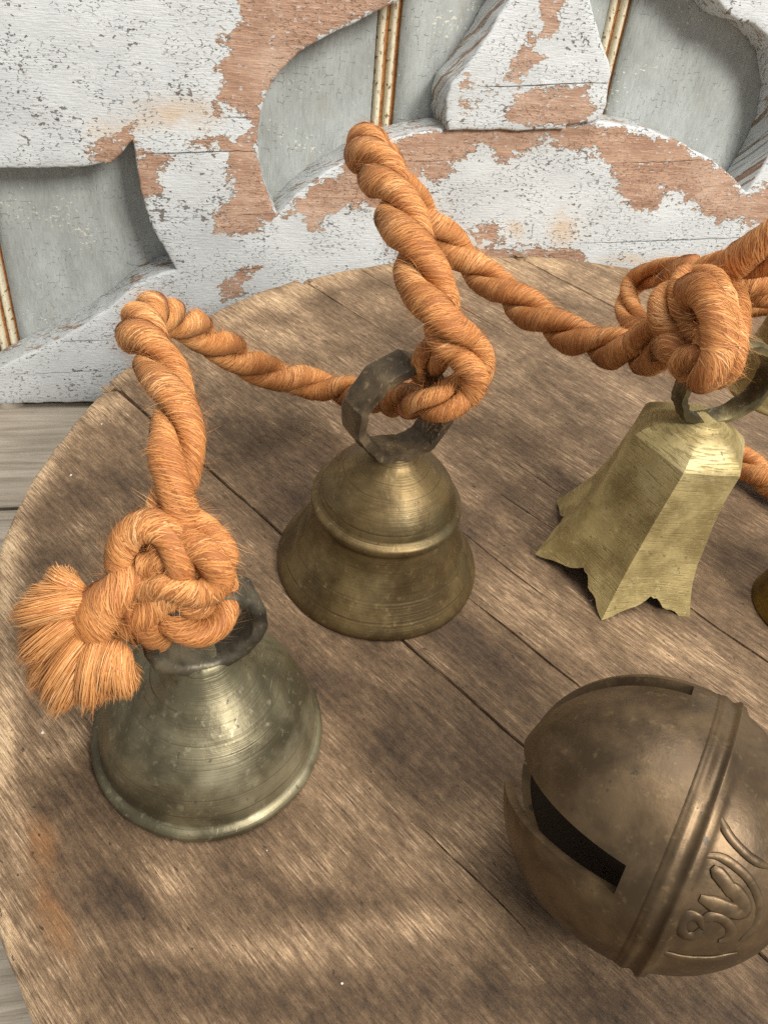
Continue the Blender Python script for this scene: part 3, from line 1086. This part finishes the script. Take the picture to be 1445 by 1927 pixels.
b3.rotation_euler = (0, math.radians(4), 0)

# --- two bells cut by the right edge of the picture
p5 = at_z(1508, 1150, 0)
b5 = empty("hand_bell", (p5[0], p5[1], .0004), "olive brass bell cut off by the right edge beside the six-sided bell", "bell", "bells on the orange rope")
P5 = bell_profile([(.0180, 0), (.0182, .001), (.0176, .004), (.0168, .009), (.0164, .014), (.0150, .020), (.0118, .0245), (.0070, .027), (.004, .0278), (0, .028)], .002)
v, f_, pf = rings(P5, 80, .0002, 5.0)
mesh_obj("body", v, f_, M_BELL5, b5, True, dict(prof=pf))
pth = [np.array([.007 * math.sin(t), 0, .0335 - .007 * math.cos(t)]) for t in np.linspace(0, 2 * math.pi, 12, endpoint=False)]
v, f_ = loop_mesh(pth, .004, .0026, (0, 1, 0), 0, 6.0)
mesh_obj("loop", v, f_, M_LOOP, b5, True)

p4 = at_scale(1474, 716, 5.5)
b4 = empty("hand_bell", tuple(p4), "brass bell partly hidden behind the six-sided bell's ring at the right edge", "bell", "bells on the orange rope")
P4 = bell_profile([(.0190, 0), (.0190, .001), (.0176, .003), (.0150, .010), (.0128, .018), (.0110, .026), (.0080, .031), (.0040, .033), (0, .0334)], .002)
v, f_, pf = rings(P4, 80, .0002, 2.0)
mesh_obj("body", v, f_, M_BELL3, b4, True, dict(prof=pf))
pth = [np.array([.006 * math.sin(t), 0, .0385 - .006 * math.cos(t)]) for t in np.linspace(0, 2 * math.pi, 12, endpoint=False)]
v, f_ = loop_mesh(pth, .004, .0024, (0, 1, 0), 0, 9.0)
mesh_obj("loop", v, f_, M_LOOP, b4, True)
b4.rotation_euler = (math.radians(8), math.radians(-12), 0)

# ================================================================== crotal bell
CPX = (1227, 1535)
CR = .0319
Xc = at_z(*CPX, CR + .0008)
view = Xc - CAM
view /= np.linalg.norm(view)
cd = -view                                            # towards the camera
ca = -.8924 * RT + .4512 * UP
ca -= cd * (ca @ cd)
ca /= np.linalg.norm(ca)
ca = ca * math.cos(.037) + cd * math.sin(.037)
cb = np.cross(ca, cd)
if cb @ UP < 0:
    cb = -cb
cd = np.cross(ca, cb)
if cd @ view > 0:
    cd = -cd
crot = empty("crotal_bell", tuple(np.array([Xc[0], Xc[1], 0.0])), "big dark round crotal bell with crossed slots and raised letters, lower right", "bell")


def cr_r(a):                                          # radius at axial position a, both in units of CR
    if a >= 0:
        return math.sqrt(max(0, 1 - (a / 1.03) ** 2))
    return max(0.0, 1 - abs(a / 1.01) ** 2) ** .5


def cr_xyz(a, phi, r=None, lift=0.0):
    r = cr_r(a) if r is None else r
    return Xc + CR * (ca * a * (1 + lift) + (cd * math.cos(phi) + cb * math.sin(phi)) * r * (1 + lift))


thk = .075
# petals: the slotted half is four leaves of thick metal
SLOT = .25
A_END = .07
PHI0 = math.radians(-26)
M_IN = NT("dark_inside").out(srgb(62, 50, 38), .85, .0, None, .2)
tl = np.concatenate([np.linspace(0, .80, 26), 1 - np.linspace(.2, .0, 30)[1:] ** 1.5 * (.2 / .2 ** 1.5)])
for q in range(4):
    rows = []
    pc = PHI0 + math.pi / 4 + q * math.pi / 2
    NA = 26
    dent = (0.0, 0.0, 0.0, -.035)[q]
    flare = (0.0, 0.0, 0.0, .035)[q]
    arcs = []
    for a in np.linspace(-.115, A_END, 10):
        arcs.append((a, cr_r(a), math.pi / 4 + .0004))
    for t in tl:
        # latitude runs from the slot end to the tip
        aa = math.asin(A_END / 1.03)
        la = aa + (math.pi / 2 - aa) * t * .985
        a, r = 1.03 * math.sin(la), math.cos(la)
        gap = SLOT / 2 * (.85 + .5 * t)
        if gap >= r * math.sin(math.pi / 4) * .985:
            break
        arcs.append((a, r, math.pi / 4 - math.asin(gap / r)))
    vv, ff = [], []
    for layer in (0, 1):
        k_ = 1 - layer * thk
        for a, r, half in arcs:
            for j in range(NA + 1):
                u = -1 + 2 * j / NA
                ph = pc + half * u
                e = .018 * max(0, abs(u) - .8) / .2 * min(1, max(0, (a - A_END) / .3)) * (1 - layer)     # lips rounded off
                rr = r * k_ - e * .5 + flare * max(0, a) ** 1.5
                al = a * (k_ if layer else 1) - dent * max(0, a / 1.03) ** 2
                w = .004 * mnoise.noise(Vector((math.cos(ph) * 1.7, math.sin(ph) * 1.7, a * 2.5)))
                vv.append(cr_xyz(al + w, ph, max(0.0, rr + w)))
    na = len(arcs)
    st = NA + 1
    off = na * st
    for i in range(na - 1):
        for j in range(NA):
            A = i * st + j
            ff.append([A, A + 1, A + st + 1, A + st])
            B = A + off
            ff.append([B, B + st, B + st + 1, B + 1])
        for j in (0, NA):
            A = i * st + j
            ff.append([A, A + st, A + st + off, A + off])
    for j in range(NA):
        A = (na - 1) * st + j
        ff.append([A, A + 1, A + 1 + off, A + off])
    o = mesh_obj("petal", vv, ff, M_CROTAL, None, True)
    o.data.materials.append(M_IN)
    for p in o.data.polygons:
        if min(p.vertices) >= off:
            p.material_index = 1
    o.data.set_sharp_from_angle(angle=math.radians(55))
    keep_world(o, crot)
# collar below the slots, the belt and the closed half
SEGC = 144
prof = [(a, cr_r(a)) for a in np.linspace(-.100, -.101, 2)]
prof += [(-.105, 1.0), (-.12, .998), (-.135, 1.002), (-.148, 1.004), (-.16, 1.004), (-.172, .998), (-.186, .990), (-.205, .983), (-.225, .985), (-.24, .994), (-.252, 1.006), (-.266, 1.008), (-.28, .994), (-.296, .990), (-.315, .962)]
prof += [(a, cr_r(a) * .995) for a in np.linspace(-.34, -1.005, 30)]
inner = [(a * .93, r - thk) for a, r in prof[::-1] if r > thk + .05]
full = prof + inner
vv, ff = [], []
for a, r in full:
    for j in range(SEGC):
        ph = 2 * math.pi * j / SEGC
        w = .004 * mnoise.noise(Vector((math.cos(ph) * 1.7, math.sin(ph) * 1.7, a * 2.5)))
        vv.append(cr_xyz(a, ph, max(0, r + w)))
for i in range(len(full)):
    i2 = (i + 1) % len(full)
    for j in range(SEGC):
        j2 = (j + 1) % SEGC
        ff.append([i * SEGC + j, i2 * SEGC + j, i2 * SEGC + j2, i * SEGC + j2])
o = mesh_obj("shell", vv, ff, M_CROTAL, None, True)
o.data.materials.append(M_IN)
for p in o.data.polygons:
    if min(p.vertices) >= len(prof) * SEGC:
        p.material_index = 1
keep_world(o, crot)


def on_crotal(px, py, lift=0.0):
    d = raydir(px, py)
    d = d / np.linalg.norm(d)
    t0 = (Xc - CAM) @ d - CR * 1.3
    prev = None
    for k in range(500):
        p = CAM + d * (t0 + k * CR * .004)
        q = (p - Xc) / CR
        a = q @ ca
        r = math.hypot(q @ cd, q @ cb)
        if r < cr_r(max(-1.0, min(1.02, a))) + lift:
            return p
    return CAM + d * ((Xc - CAM) @ d)


def emboss(name, strokes, rad):
    vv, ff = [], []
    for st in strokes:
        w = st[0]
        q = catmull(np.array([(x, y, 0) for x, y in st[1:]], float), 4.0)[:, :2]
        C = np.array([on_crotal(x, y) for x, y in q])
        C = catmull(C, .0006)
        k = len(C)
        base = len(vv)
        for i in range(k):
            t = C[min(k - 1, i + 1)] - C[max(0, i - 1)]
            t /= np.linalg.norm(t) + 1e-9
            q0 = C[i] - Xc
            n = q0 - ca * (q0 @ ca) * .6
            n /= np.linalg.norm(n)
            s = np.cross(t, n)
            tp = min(1, .45 + 3.5 * min(i, k - 1 - i) / k)
            for j in range(8):
                a = 2 * math.pi * j / 8
                vv.append(C[i] + s * math.cos(a) * rad * w * tp + n * (math.sin(a) * rad * .34 * tp))
        for i in range(k - 1):
            for j in range(8):
                j2 = (j + 1) % 8
                ff.append([base + i * 8 + j, base + i * 8 + j2, base + (i + 1) * 8 + j2, base + (i + 1) * 8 + j])
    o = mesh_obj(name, vv, ff, M_CROTAL, None, True)
    keep_world(o, crot)
    return o


emboss("raised_letter", [(1.0, (1320, 1744), (1313, 1728), (1298, 1722), (1283, 1731), (1280, 1748), (1290, 1761), (1307, 1760), (1318, 1748)),
                         (1.0, (1316, 1734), (1338, 1724), (1360, 1731), (1374, 1748), (1368, 1766), (1352, 1772))], .0012)
emboss("raised_letter", [(1.5, (1316, 1690), (1350, 1704), (1386, 1716), (1397, 1706), (1386, 1684), (1360, 1658)),
                         (1.3, (1340, 1632), (1360, 1656), (1384, 1690))], .0012)
emboss("raised_ornament", [(1.0, (1325, 1610), (1352, 1612), (1380, 1628), (1410, 1658), (1428, 1702), (1420, 1742), (1392, 1772)),
                           (1.0, (1353, 1535), (1366, 1564), (1384, 1588), (1414, 1616), (1446, 1632)),
                           (1.0, (1237, 1790), (1287, 1803), (1342, 1804), (1386, 1794))], .0010)

# ================================================================== rope
def rope_mat(fibre):
    t = NT("orange_rope_fibre" if fibre else "orange_rope")
    tint = t.attr('tint')
    uv = t.coord('UV')
    if fibre:
        col = t.ramp(tint, [(0, srgb(136, 78, 38)), (.35, srgb(188, 122, 66)), (.7, srgb(216, 155, 95)), (1, srgb(244, 204, 150))])
        m = t.out(col, .6, 0.0, None, .22)
    else:
        n = t.noise(t.mapping(uv, scale=(2200, 1, 1)), 1, 4, .6)
        n2 = t.noise(t.mapping(uv, scale=(60, 1.2, 1)), 1, 4, .6)
        col = t.ramp(t.math('ADD', t.math('MULTIPLY', n, .6), t.math('MULTIPLY', n2, .4)), [
            (.25, srgb(116, 64, 32)), (.5, srgb(164, 102, 56)), (.75, srgb(194, 132, 80))])
        m = t.out(col, .6, 0.0, t.bump(n, .8, .0005), .3)
    t.b.inputs['Sheen Weight'].default_value = .18
    t.b.inputs['Sheen Roughness'].default_value = .4
    t.b.inputs['Sheen Tint'].default_value = (*srgb(255, 214, 160), 1)
    return m


M_ROPE, M_FIB = rope_mat(False), rope_mat(True)
rope = empty("bell_rope", tuple(at_z(560, 735, 0)), "fuzzy orange twisted rope with knots and a frayed tassel, holding the bells", "rope")
FIB = dict(v=[], t=[], n=0)                # all the fine fibres, gathered for one mesh


def frames(C):
    T = np.gradient(C, axis=0)
    T /= np.linalg.norm(T, axis=1, keepdims=True) + 1e-12
    n = np.cross(T[0], [0.31, .2, .93])
    n /= np.linalg.norm(n)
    N = [n]
    for i in range(1, len(C)):
        n = n - T[i] * (n @ T[i])
        n /= np.linalg.norm(n) + 1e-12
        N.append(n)
    N = np.array(N)
    return T, N, np.cross(T, N)


def fibres(ctr, E1, E2, s, count, length, width, flick, lay=1.12, fly=1.0):
    """Fibres wound round a strand. E1, E2 semi-axis vectors per sample, s arc length."""
    m = 6
    L = s[-1]
    s0 = rng.uniform(0, L, count)
    th0 = rng.uniform(0, 2 * math.pi, count)
    ln = length * rng.uniform(.5, 1.3, count)
    hairy = rng.random(count) < flick
    rad = np.linalg.norm(E1, axis=1).mean() * .5 + np.linalg.norm(E2, axis=1).mean() * .5
    ang = lay + rng.normal(0, .14, count)
    t = np.linspace(0, 1, m)[None]
    ss = np.clip(s0[:, None] + (ln * np.cos(ang))[:, None] * t, 0, L)
    th = th0[:, None] - (ln * np.sin(ang) / rad)[:, None] * t
    up = rng.uniform(.000, .035, count)[:, None] + np.where(hairy, rng.uniform(.08, .60, count) * fly, rng.uniform(0, .03, count))[:, None] * t ** 2.2
    idx = np.interp(ss.ravel(), s, np.arange(len(s)))
    i0 = np.clip(idx.astype(int), 0, len(s) - 2)
    fr = (idx - i0)[:, None]
    def g(A):
        return A[i0] * (1 - fr) + A[i0 + 1] * fr
    c, e1, e2 = g(ctr), g(E1), g(E2)
    k = (1 + up).ravel()[:, None]
    ct, sn = np.cos(th).ravel()[:, None], np.sin(th).ravel()[:, None]
    P = c + (e1 * ct + e2 * sn) * k
    nr = e1 * ct + e2 * sn
    nr /= np.linalg.norm(nr, axis=1, keepdims=True) + 1e-12
    P = P.reshape(count, m, 3)
    nr = nr.reshape(count, m, 3)
    P = P + np.where(hairy, 1, 0)[:, None, None] * (np.linspace(0, 1, m) ** 2)[None, :, None] * rng.normal(0, .0012, (count, 1, 3))
    ph = rng.uniform(0, 6.3, 3)
    tint = .53 + .11 * np.sin(s0 * 210 + ph[0]) + .07 * np.sin(s0 * 480 + th0 + ph[1]) + .05 * np.sin(th0 * 2 + ph[2]) + rng.normal(0, .11, count)
    add_ribbons(P, nr, np.where(hairy, width * .26, width * rng.uniform(.6, 1.3, count)), np.clip(tint, 0, 1))


def add_ribbons(P, nr, width, tint=None):
    count, m = P.shape[:2]
    T = np.gradient(P, axis=1)
    sd = np.cross(T, nr)
    sd /= np.linalg.norm(sd, axis=2, keepdims=True) + 1e-12
    tap = np.interp(np.linspace(0, 1, m), [0, .2, .7, 1], [.35, 1, 1, .15])
    off = sd * (np.asarray(width)[:, None] * .5 * tap[None])[:, :, None]
    V = np.stack([P - off, P + off], 2).reshape(-1, 3)
    ti = np.clip(rng.normal(.48, .12, count), 0, 1) if tint is None else tint
    FIB['v'].append(V.astype(np.float32))
    FIB['t'].append(np.repeat(ti, m * 2).astype(np.float32))
    FIB.setdefault('m', []).append((count, m))


def twisted(name, pts, R, pitch=.031, phase=0.0, plies=2, dens=30, taper=None):
    """Two-ply rope along control points (x, y, z[, radius factor])."""
    P = np.array([list(p) + ([1.0] if len(p) == 3 else []) for p in pts], float)
    C4 = catmull(P, .0008)
    C, rf = C4[:, :3], C4[:, 3]
    T, N, B = frames(C)
    s = np.concatenate([[0], np.cumsum(np.linalg.norm(np.diff(C, axis=0), axis=1))])
    for k in range(plies):
        an = -2 * math.pi * s / pitch + phase + 2 * math.pi * k / plies
        rho = N * np.cos(an)[:, None] + B * np.sin(an)[:, None]
        tau = np.cross(T, rho)
        lump = np.array([mnoise.noise(Vector((x * 95, k * 7.3 + phase, R * 900))) + .5 * mnoise.noise(Vector((x * 300, k * 3.1, phase))) for x in s])
        rr = (R * rf * (1 + .13 * lump))[:, None]
        ctr = C + rho * rr * .53
        # the strand's own direction
        ts = np.gradient(ctr, axis=0)
        ts /= np.linalg.norm(ts, axis=1, keepdims=True) + 1e-12
        e1 = rho * rr * .53
        e2 = np.cross(ts, rho)
        e2 = e2 / (np.linalg.norm(e2, axis=1, keepdims=True) + 1e-12) * rr * .68
        S = 22
        th = np.linspace(0, 2 * math.pi, S, endpoint=False)
        V = ctr[:, None] + e1[:, None] * np.cos(th)[None, :, None] + e2[:, None] * np.sin(th)[None, :, None]
        n = len(C)
        endf = np.ones(n)
        V = ctr[:, None] + (V - ctr[:, None]) * endf[:, None, None]
        uv = np.stack([np.broadcast_to(s[:, None] + .0 * th[None], (n, S)) + .0022 * th[None] * 0 + (th[None] * .0024), np.broadcast_to(th[None], (n, S))], 2).reshape(-1, 2)
        ff = []
        I = np.arange(n - 1)[:, None] * S
        J = np.arange(S)[None]
        J2 = (J + 1) % S
        F_ = np.stack([I + J, I + J2, I + S + J2, I + S + J], 2).reshape(-1, 4).tolist()
        F_.append(list(range(S))[::-1])
        F_.append(list(range((n - 1) * S, n * S)))
        o = mesh_obj(name, V.reshape(-1, 3), F_, M_ROPE, None, True, None, uv)
        keep_world(o, rope)
        fibres(ctr, e1, e2, s, int(s[-1] * 1000 * dens * max(1.0, R / .0056)), .0062, .00024, .30)
        fibres(ctr, e1, e2, s, int(s[-1] * 1000 * 4), .0070, .00016, 1.0, .95, 1.7)


S_ = at_scale
RR = .0056


def q4(px, py, sc, k):
    return (*S_(px, py, sc), k)


# from the tasselled knot up, over, and down behind to the middle bell's ring
twisted("strand", [S_(352, 1075, 8.2), S_(330, 1010, 8.7), S_(326, 950, 8.9), S_(332, 880, 8.9), S_(334, 800, 8.7), S_(314, 720, 8.4), S_(280, 655, 8.0), S_(264, 612, 7.4), S_(292, 592, 6.7),
                   S_(345, 606, 6.0), q4(410, 650, 5.5, 1.04), q4(490, 694, 5.1, 1.08), q4(580, 722, 4.85, 1.06), S_(650, 738, 4.9), S_(720, 748, 5.4), S_(775, 752, 6.1)], RR, .040, .4)
# up from the middle ring, over the top, down behind to the six-sided bell
twisted("strand", [q4(800, 748, 6.6, .9), q4(862, 742, 7.0, .9), q4(896, 700, 7.2, .95), q4(876, 655, 7.3, 1), q4(838, 620, 7.4, 1.1), q4(812, 560, 7.3, 1.2), q4(782, 480, 7.2, 1.2), q4(748, 390, 6.9, 1.15), q4(712, 320, 6.5, 1.15), q4(692, 282, 6.0, 1.2),
                   q4(706, 284, 5.4, 1.2), q4(752, 345, 5.0, 1.2), q4(815, 425, 4.8, 1.2), q4(880, 492, 4.7, 1.2), q4(960, 556, 4.8, 1.2), q4(1050, 618, 5.0, 1.2), q4(1140, 652, 5.3, 1.2), q4(1230, 668, 5.8, 1.2), q4(1300, 640, 6.1, 1.1)], RR, .044, 1.2)
# second wrap on the middle ring
twisted("strand", [S_(765, 745, 6.3), S_(792, 762, 6.9), S_(842, 758, 7.1), S_(886, 726, 7.0), S_(900, 680, 6.9), S_(880, 646, 6.9), S_(842, 640, 7.0), S_(812, 672, 7.0), S_(800, 700, 6.7)], RR * .78, .040, .2)
# six-sided bell knot
kn3 = [
    ([S_(1285, 570, 6.0), S_(1300, 545, 6.5), S_(1334, 552, 7.0), S_(1348, 600, 7.2), S_(1342, 652, 7.2), S_(1322, 690, 7.1), S_(1304, 684, 6.6), S_(1310, 640, 6.2)], RR * 1.12),
    ([S_(1345, 540, 6.5), S_(1372, 585, 6.8), S_(1378, 640, 6.9), S_(1364, 682, 6.8), S_(1340, 698, 6.5)], RR * .95),
    ([S_(1320, 540, 6.3), S_(1276, 538, 6.5), S_(1258, 575, 6.6), S_(1272, 610, 6.6), S_(1306, 622, 6.6)], RR * .98),
    ([S_(1205, 650, 5.9), S_(1250, 632, 6.3), S_(1288, 648, 6.7), S_(1306, 684, 6.6)], RR * 1.1),
    ([S_(1250, 636, 5.5), S_(1196, 608, 5.1), S_(1178, 562, 4.9), S_(1200, 526, 4.9), S_(1252, 512, 5.2), S_(1310, 506, 5.8)], RR * .80),
    ([S_(1290, 545, 6.1), S_(1340, 520, 6.4), S_(1400, 494, 6.7), S_(1460, 466, 7.0), S_(1540, 424, 7.3)], RR * 1.15),
    ([S_(1330, 550, 6.1), S_(1395, 548, 6.2), S_(1450, 546, 6.3), S_(1530, 540, 6.3)], RR * .85),
    ([S_(1385, 578, 5.7), S_(1430, 574, 5.6), S_(1500, 576, 5.5)], RR * .6)]
for q, (pp, r) in enumerate(kn3):
    twisted("knot_coil", pp, r * 1.05, .080, q * 1.1, 2)
# rope lying behind the six-sided bell
twisted("strand", [at_z(1335, 838, .008), at_z(1380, 858, .0085), at_z(1430, 895, .0085), at_z(1500, 930, .0085), at_z(1570, 950, .0085)], RR * 1.1, .036, .9)
# tasselled knot on the left bell
kn1 = [
    ([S_(286, 1130, 8.2), S_(252, 1090, 8.6), S_(244, 1040, 8.8), S_(270, 1006, 8.9), S_(310, 1010, 9.0), S_(326, 1060, 9.0), S_(312, 1100, 8.7)], RR * 1.0),
    ([S_(318, 990, 8.5), S_(360, 1006, 8.9), S_(404, 1040, 9.0), S_(412, 1080, 8.9), S_(376, 1098, 8.9), S_(320, 1080, 9.0), S_(276, 1084, 8.9)], RR * .98),
    ([S_(318, 1085, 8.2), S_(332, 1130, 8.5), S_(352, 1160, 8.6), S_(384, 1160, 8.5), S_(396, 1130, 8.4), S_(384, 1085, 8.2), S_(370, 1050, 8.2)], RR * 1.15),
    ([S_(330, 1085, 8.5), S_(285, 1095, 8.7), S_(250, 1125, 8.8), (*S_(222, 1150, 8.7), 1.15), (*S_(196, 1168, 8.6), 1.2), (*S_(176, 1182, 8.5), 1.1)], RR * 1.35),
    ([S_(286, 1196, 8.2), S_(262, 1150, 8.6), S_(250, 1100, 8.6), S_(268, 1060, 8.6)], RR * 1.0)]
kn1.append(([S_(312, 1100, 8.4), S_(300, 1066, 8.55), S_(302, 1036, 8.5), S_(330, 1020, 8.4)], RR * 1.25))
kn1.append(([S_(352, 1110, 8.2), S_(356, 1080, 8.45), S_(362, 1050, 8.5), S_(380, 1040, 8.3)], RR * 1.1))
for q, (pp, r) in enumerate(kn1):
    twisted("knot_coil", pp, r * .94, .085, q * .9 + .3, 2)

# --- frayed tassel
tip_px = [(96, 1084, .8), (62, 1126, .95), (32, 1172, 1), (38, 1214, 1), (50, 1256, 1), (56, 1296, 1), (82, 1320, 1), (114, 1330, 1), (148, 1330, 1), (182, 1322, 1), (212, 1314, 1), (236, 1296, .9)]
NT_ = len(tip_px)
tuftV, tuftF = [], []
for layer in range(3):
    for k, (tx, ty, w) in enumerate(tip_px):
        jx, jy = rng.normal(0, 7, 2)
        f_ = (.92, .82, .70)[layer]
        w_ = k / (NT_ - 1)
        rx_, ry_ = 150 + 66 * w_ + rng.normal(0, 5), 1118 + 104 * w_ + rng.normal(0, 5)
        neck = S_(rx_, ry_, 8.75 - .3 * layer)
        ex, ey = rx_ + (tx - rx_) * f_ + jx, ry_ + (ty - ry_) * f_ + jy
        sc_ = 8.75 - .35 * layer + rng.normal(0, .08)
        P_ = np.array([neck, S_(rx_ + (ex - rx_) * .45 - 6, ry_ + (ey - ry_) * .45 - 2, sc_ + .12), S_(ex, ey, sc_ - .2)])
        Cc = catmull(P_, .0012)
        T, N, B = frames(Cc)
        n = len(Cc)
        u = np.linspace(0, 1, n)
        r = .0030 * w * np.interp(u, [0, .25, .7, .92, 1], [.8, 1.0, 1.1, .8, .25])
        base = len(tuftV)
        for i in range(n):
            for j in range(8):
                a = 2 * math.pi * j / 8
                tuftV.append(Cc[i] + (N[i] * math.cos(a) + B[i] * math.sin(a)) * r[i])
        for i in range(n - 1):
            for j in range(8):
                j2 = (j + 1) % 8
                tuftF.append([base + i * 8 + j, base + i * 8 + j2, base + (i + 1) * 8 + j2, base + (i + 1) * 8 + j])
        # fibres that run along the lock and fray at its end
        cnt = 420
        m = 7
        tt = np.linspace(0, 1, m)
        a0 = rng.uniform(0, 2 * math.pi, cnt)
        st = rng.uniform(0, .45, cnt)
        en = rng.uniform(.75, 1.12, cnt)
        U_ = st[:, None] + (en - st)[:, None] * tt[None]
        idx = np.clip(U_, 0, 1) * (n - 1)
        i0 = np.clip(idx.astype(int), 0, n - 2)
        fr = (idx - i0)[..., None]
        cc = Cc[i0] * (1 - fr) + Cc[i0 + 1] * fr
        over = np.clip(U_ - 1, 0, 1)[..., None] * (Cc[-1] - Cc[0])
        rr_ = np.interp(U_, u, r)
        rr_ = np.where(U_ > .85, np.maximum(rr_, .0011), rr_) * rng.uniform(.95, 1.15, cnt)[:, None]
        d = N[i0] * np.cos(a0)[:, None, None] + B[i0] * np.sin(a0)[:, None, None]
        PP = cc + over + d * rr_[..., None]
        PP = PP + (tt ** 2)[None, :, None] * rng.normal(0, .0006, (cnt, 1, 3))
        add_ribbons(PP, d, np.full(cnt, .00017), np.clip(rng.normal(.58, .13, cnt), 0, 1))
o = mesh_obj("tassel", tuftV, tuftF, M_ROPE, None, True, None, np.c_[np.arange(len(tuftV)) * 1e-5, np.zeros(len(tuftV))])
keep_world(o, rope)

# --- one mesh of fine fibres
Vf = np.concatenate(FIB['v'])
Tf = np.concatenate(FIB['t'])
faces = []
base = 0
for cnt, m in FIB['m']:
    i = base + np.arange(cnt)[:, None] * (2 * m) + np.arange(m - 1)[None] * 2
    faces.append(np.stack([i, i + 1, i + 3, i + 2], 2).reshape(-1, 4))
    base += cnt * m * 2
FA = np.concatenate(faces).astype(np.int32)
me = bpy.data.meshes.new("fuzz")
me.vertices.add(len(Vf))
me.vertices.foreach_set('co', Vf.ravel())
me.loops.add(FA.size)
me.loops.foreach_set('vertex_index', FA.ravel())
me.polygons.add(len(FA))
me.polygons.foreach_set('loop_start', np.arange(0, FA.size, 4, dtype=np.int32))
me.polygons.foreach_set('loop_total', np.full(len(FA), 4, dtype=np.int32))
me.update(calc_edges=True)
me.polygons.foreach_set('use_smooth', np.ones(len(FA), dtype=bool))
at = me.attributes.new('tint', 'FLOAT', 'POINT')
at.data.foreach_set('value', Tf)
me.materials.append(M_FIB)
fz = bpy.data.objects.new("fuzz", me)
COL.objects.link(fz)
keep_world(fz, rope)
fz['kind'] = 'stuff'
print("fibre quads", len(FA))
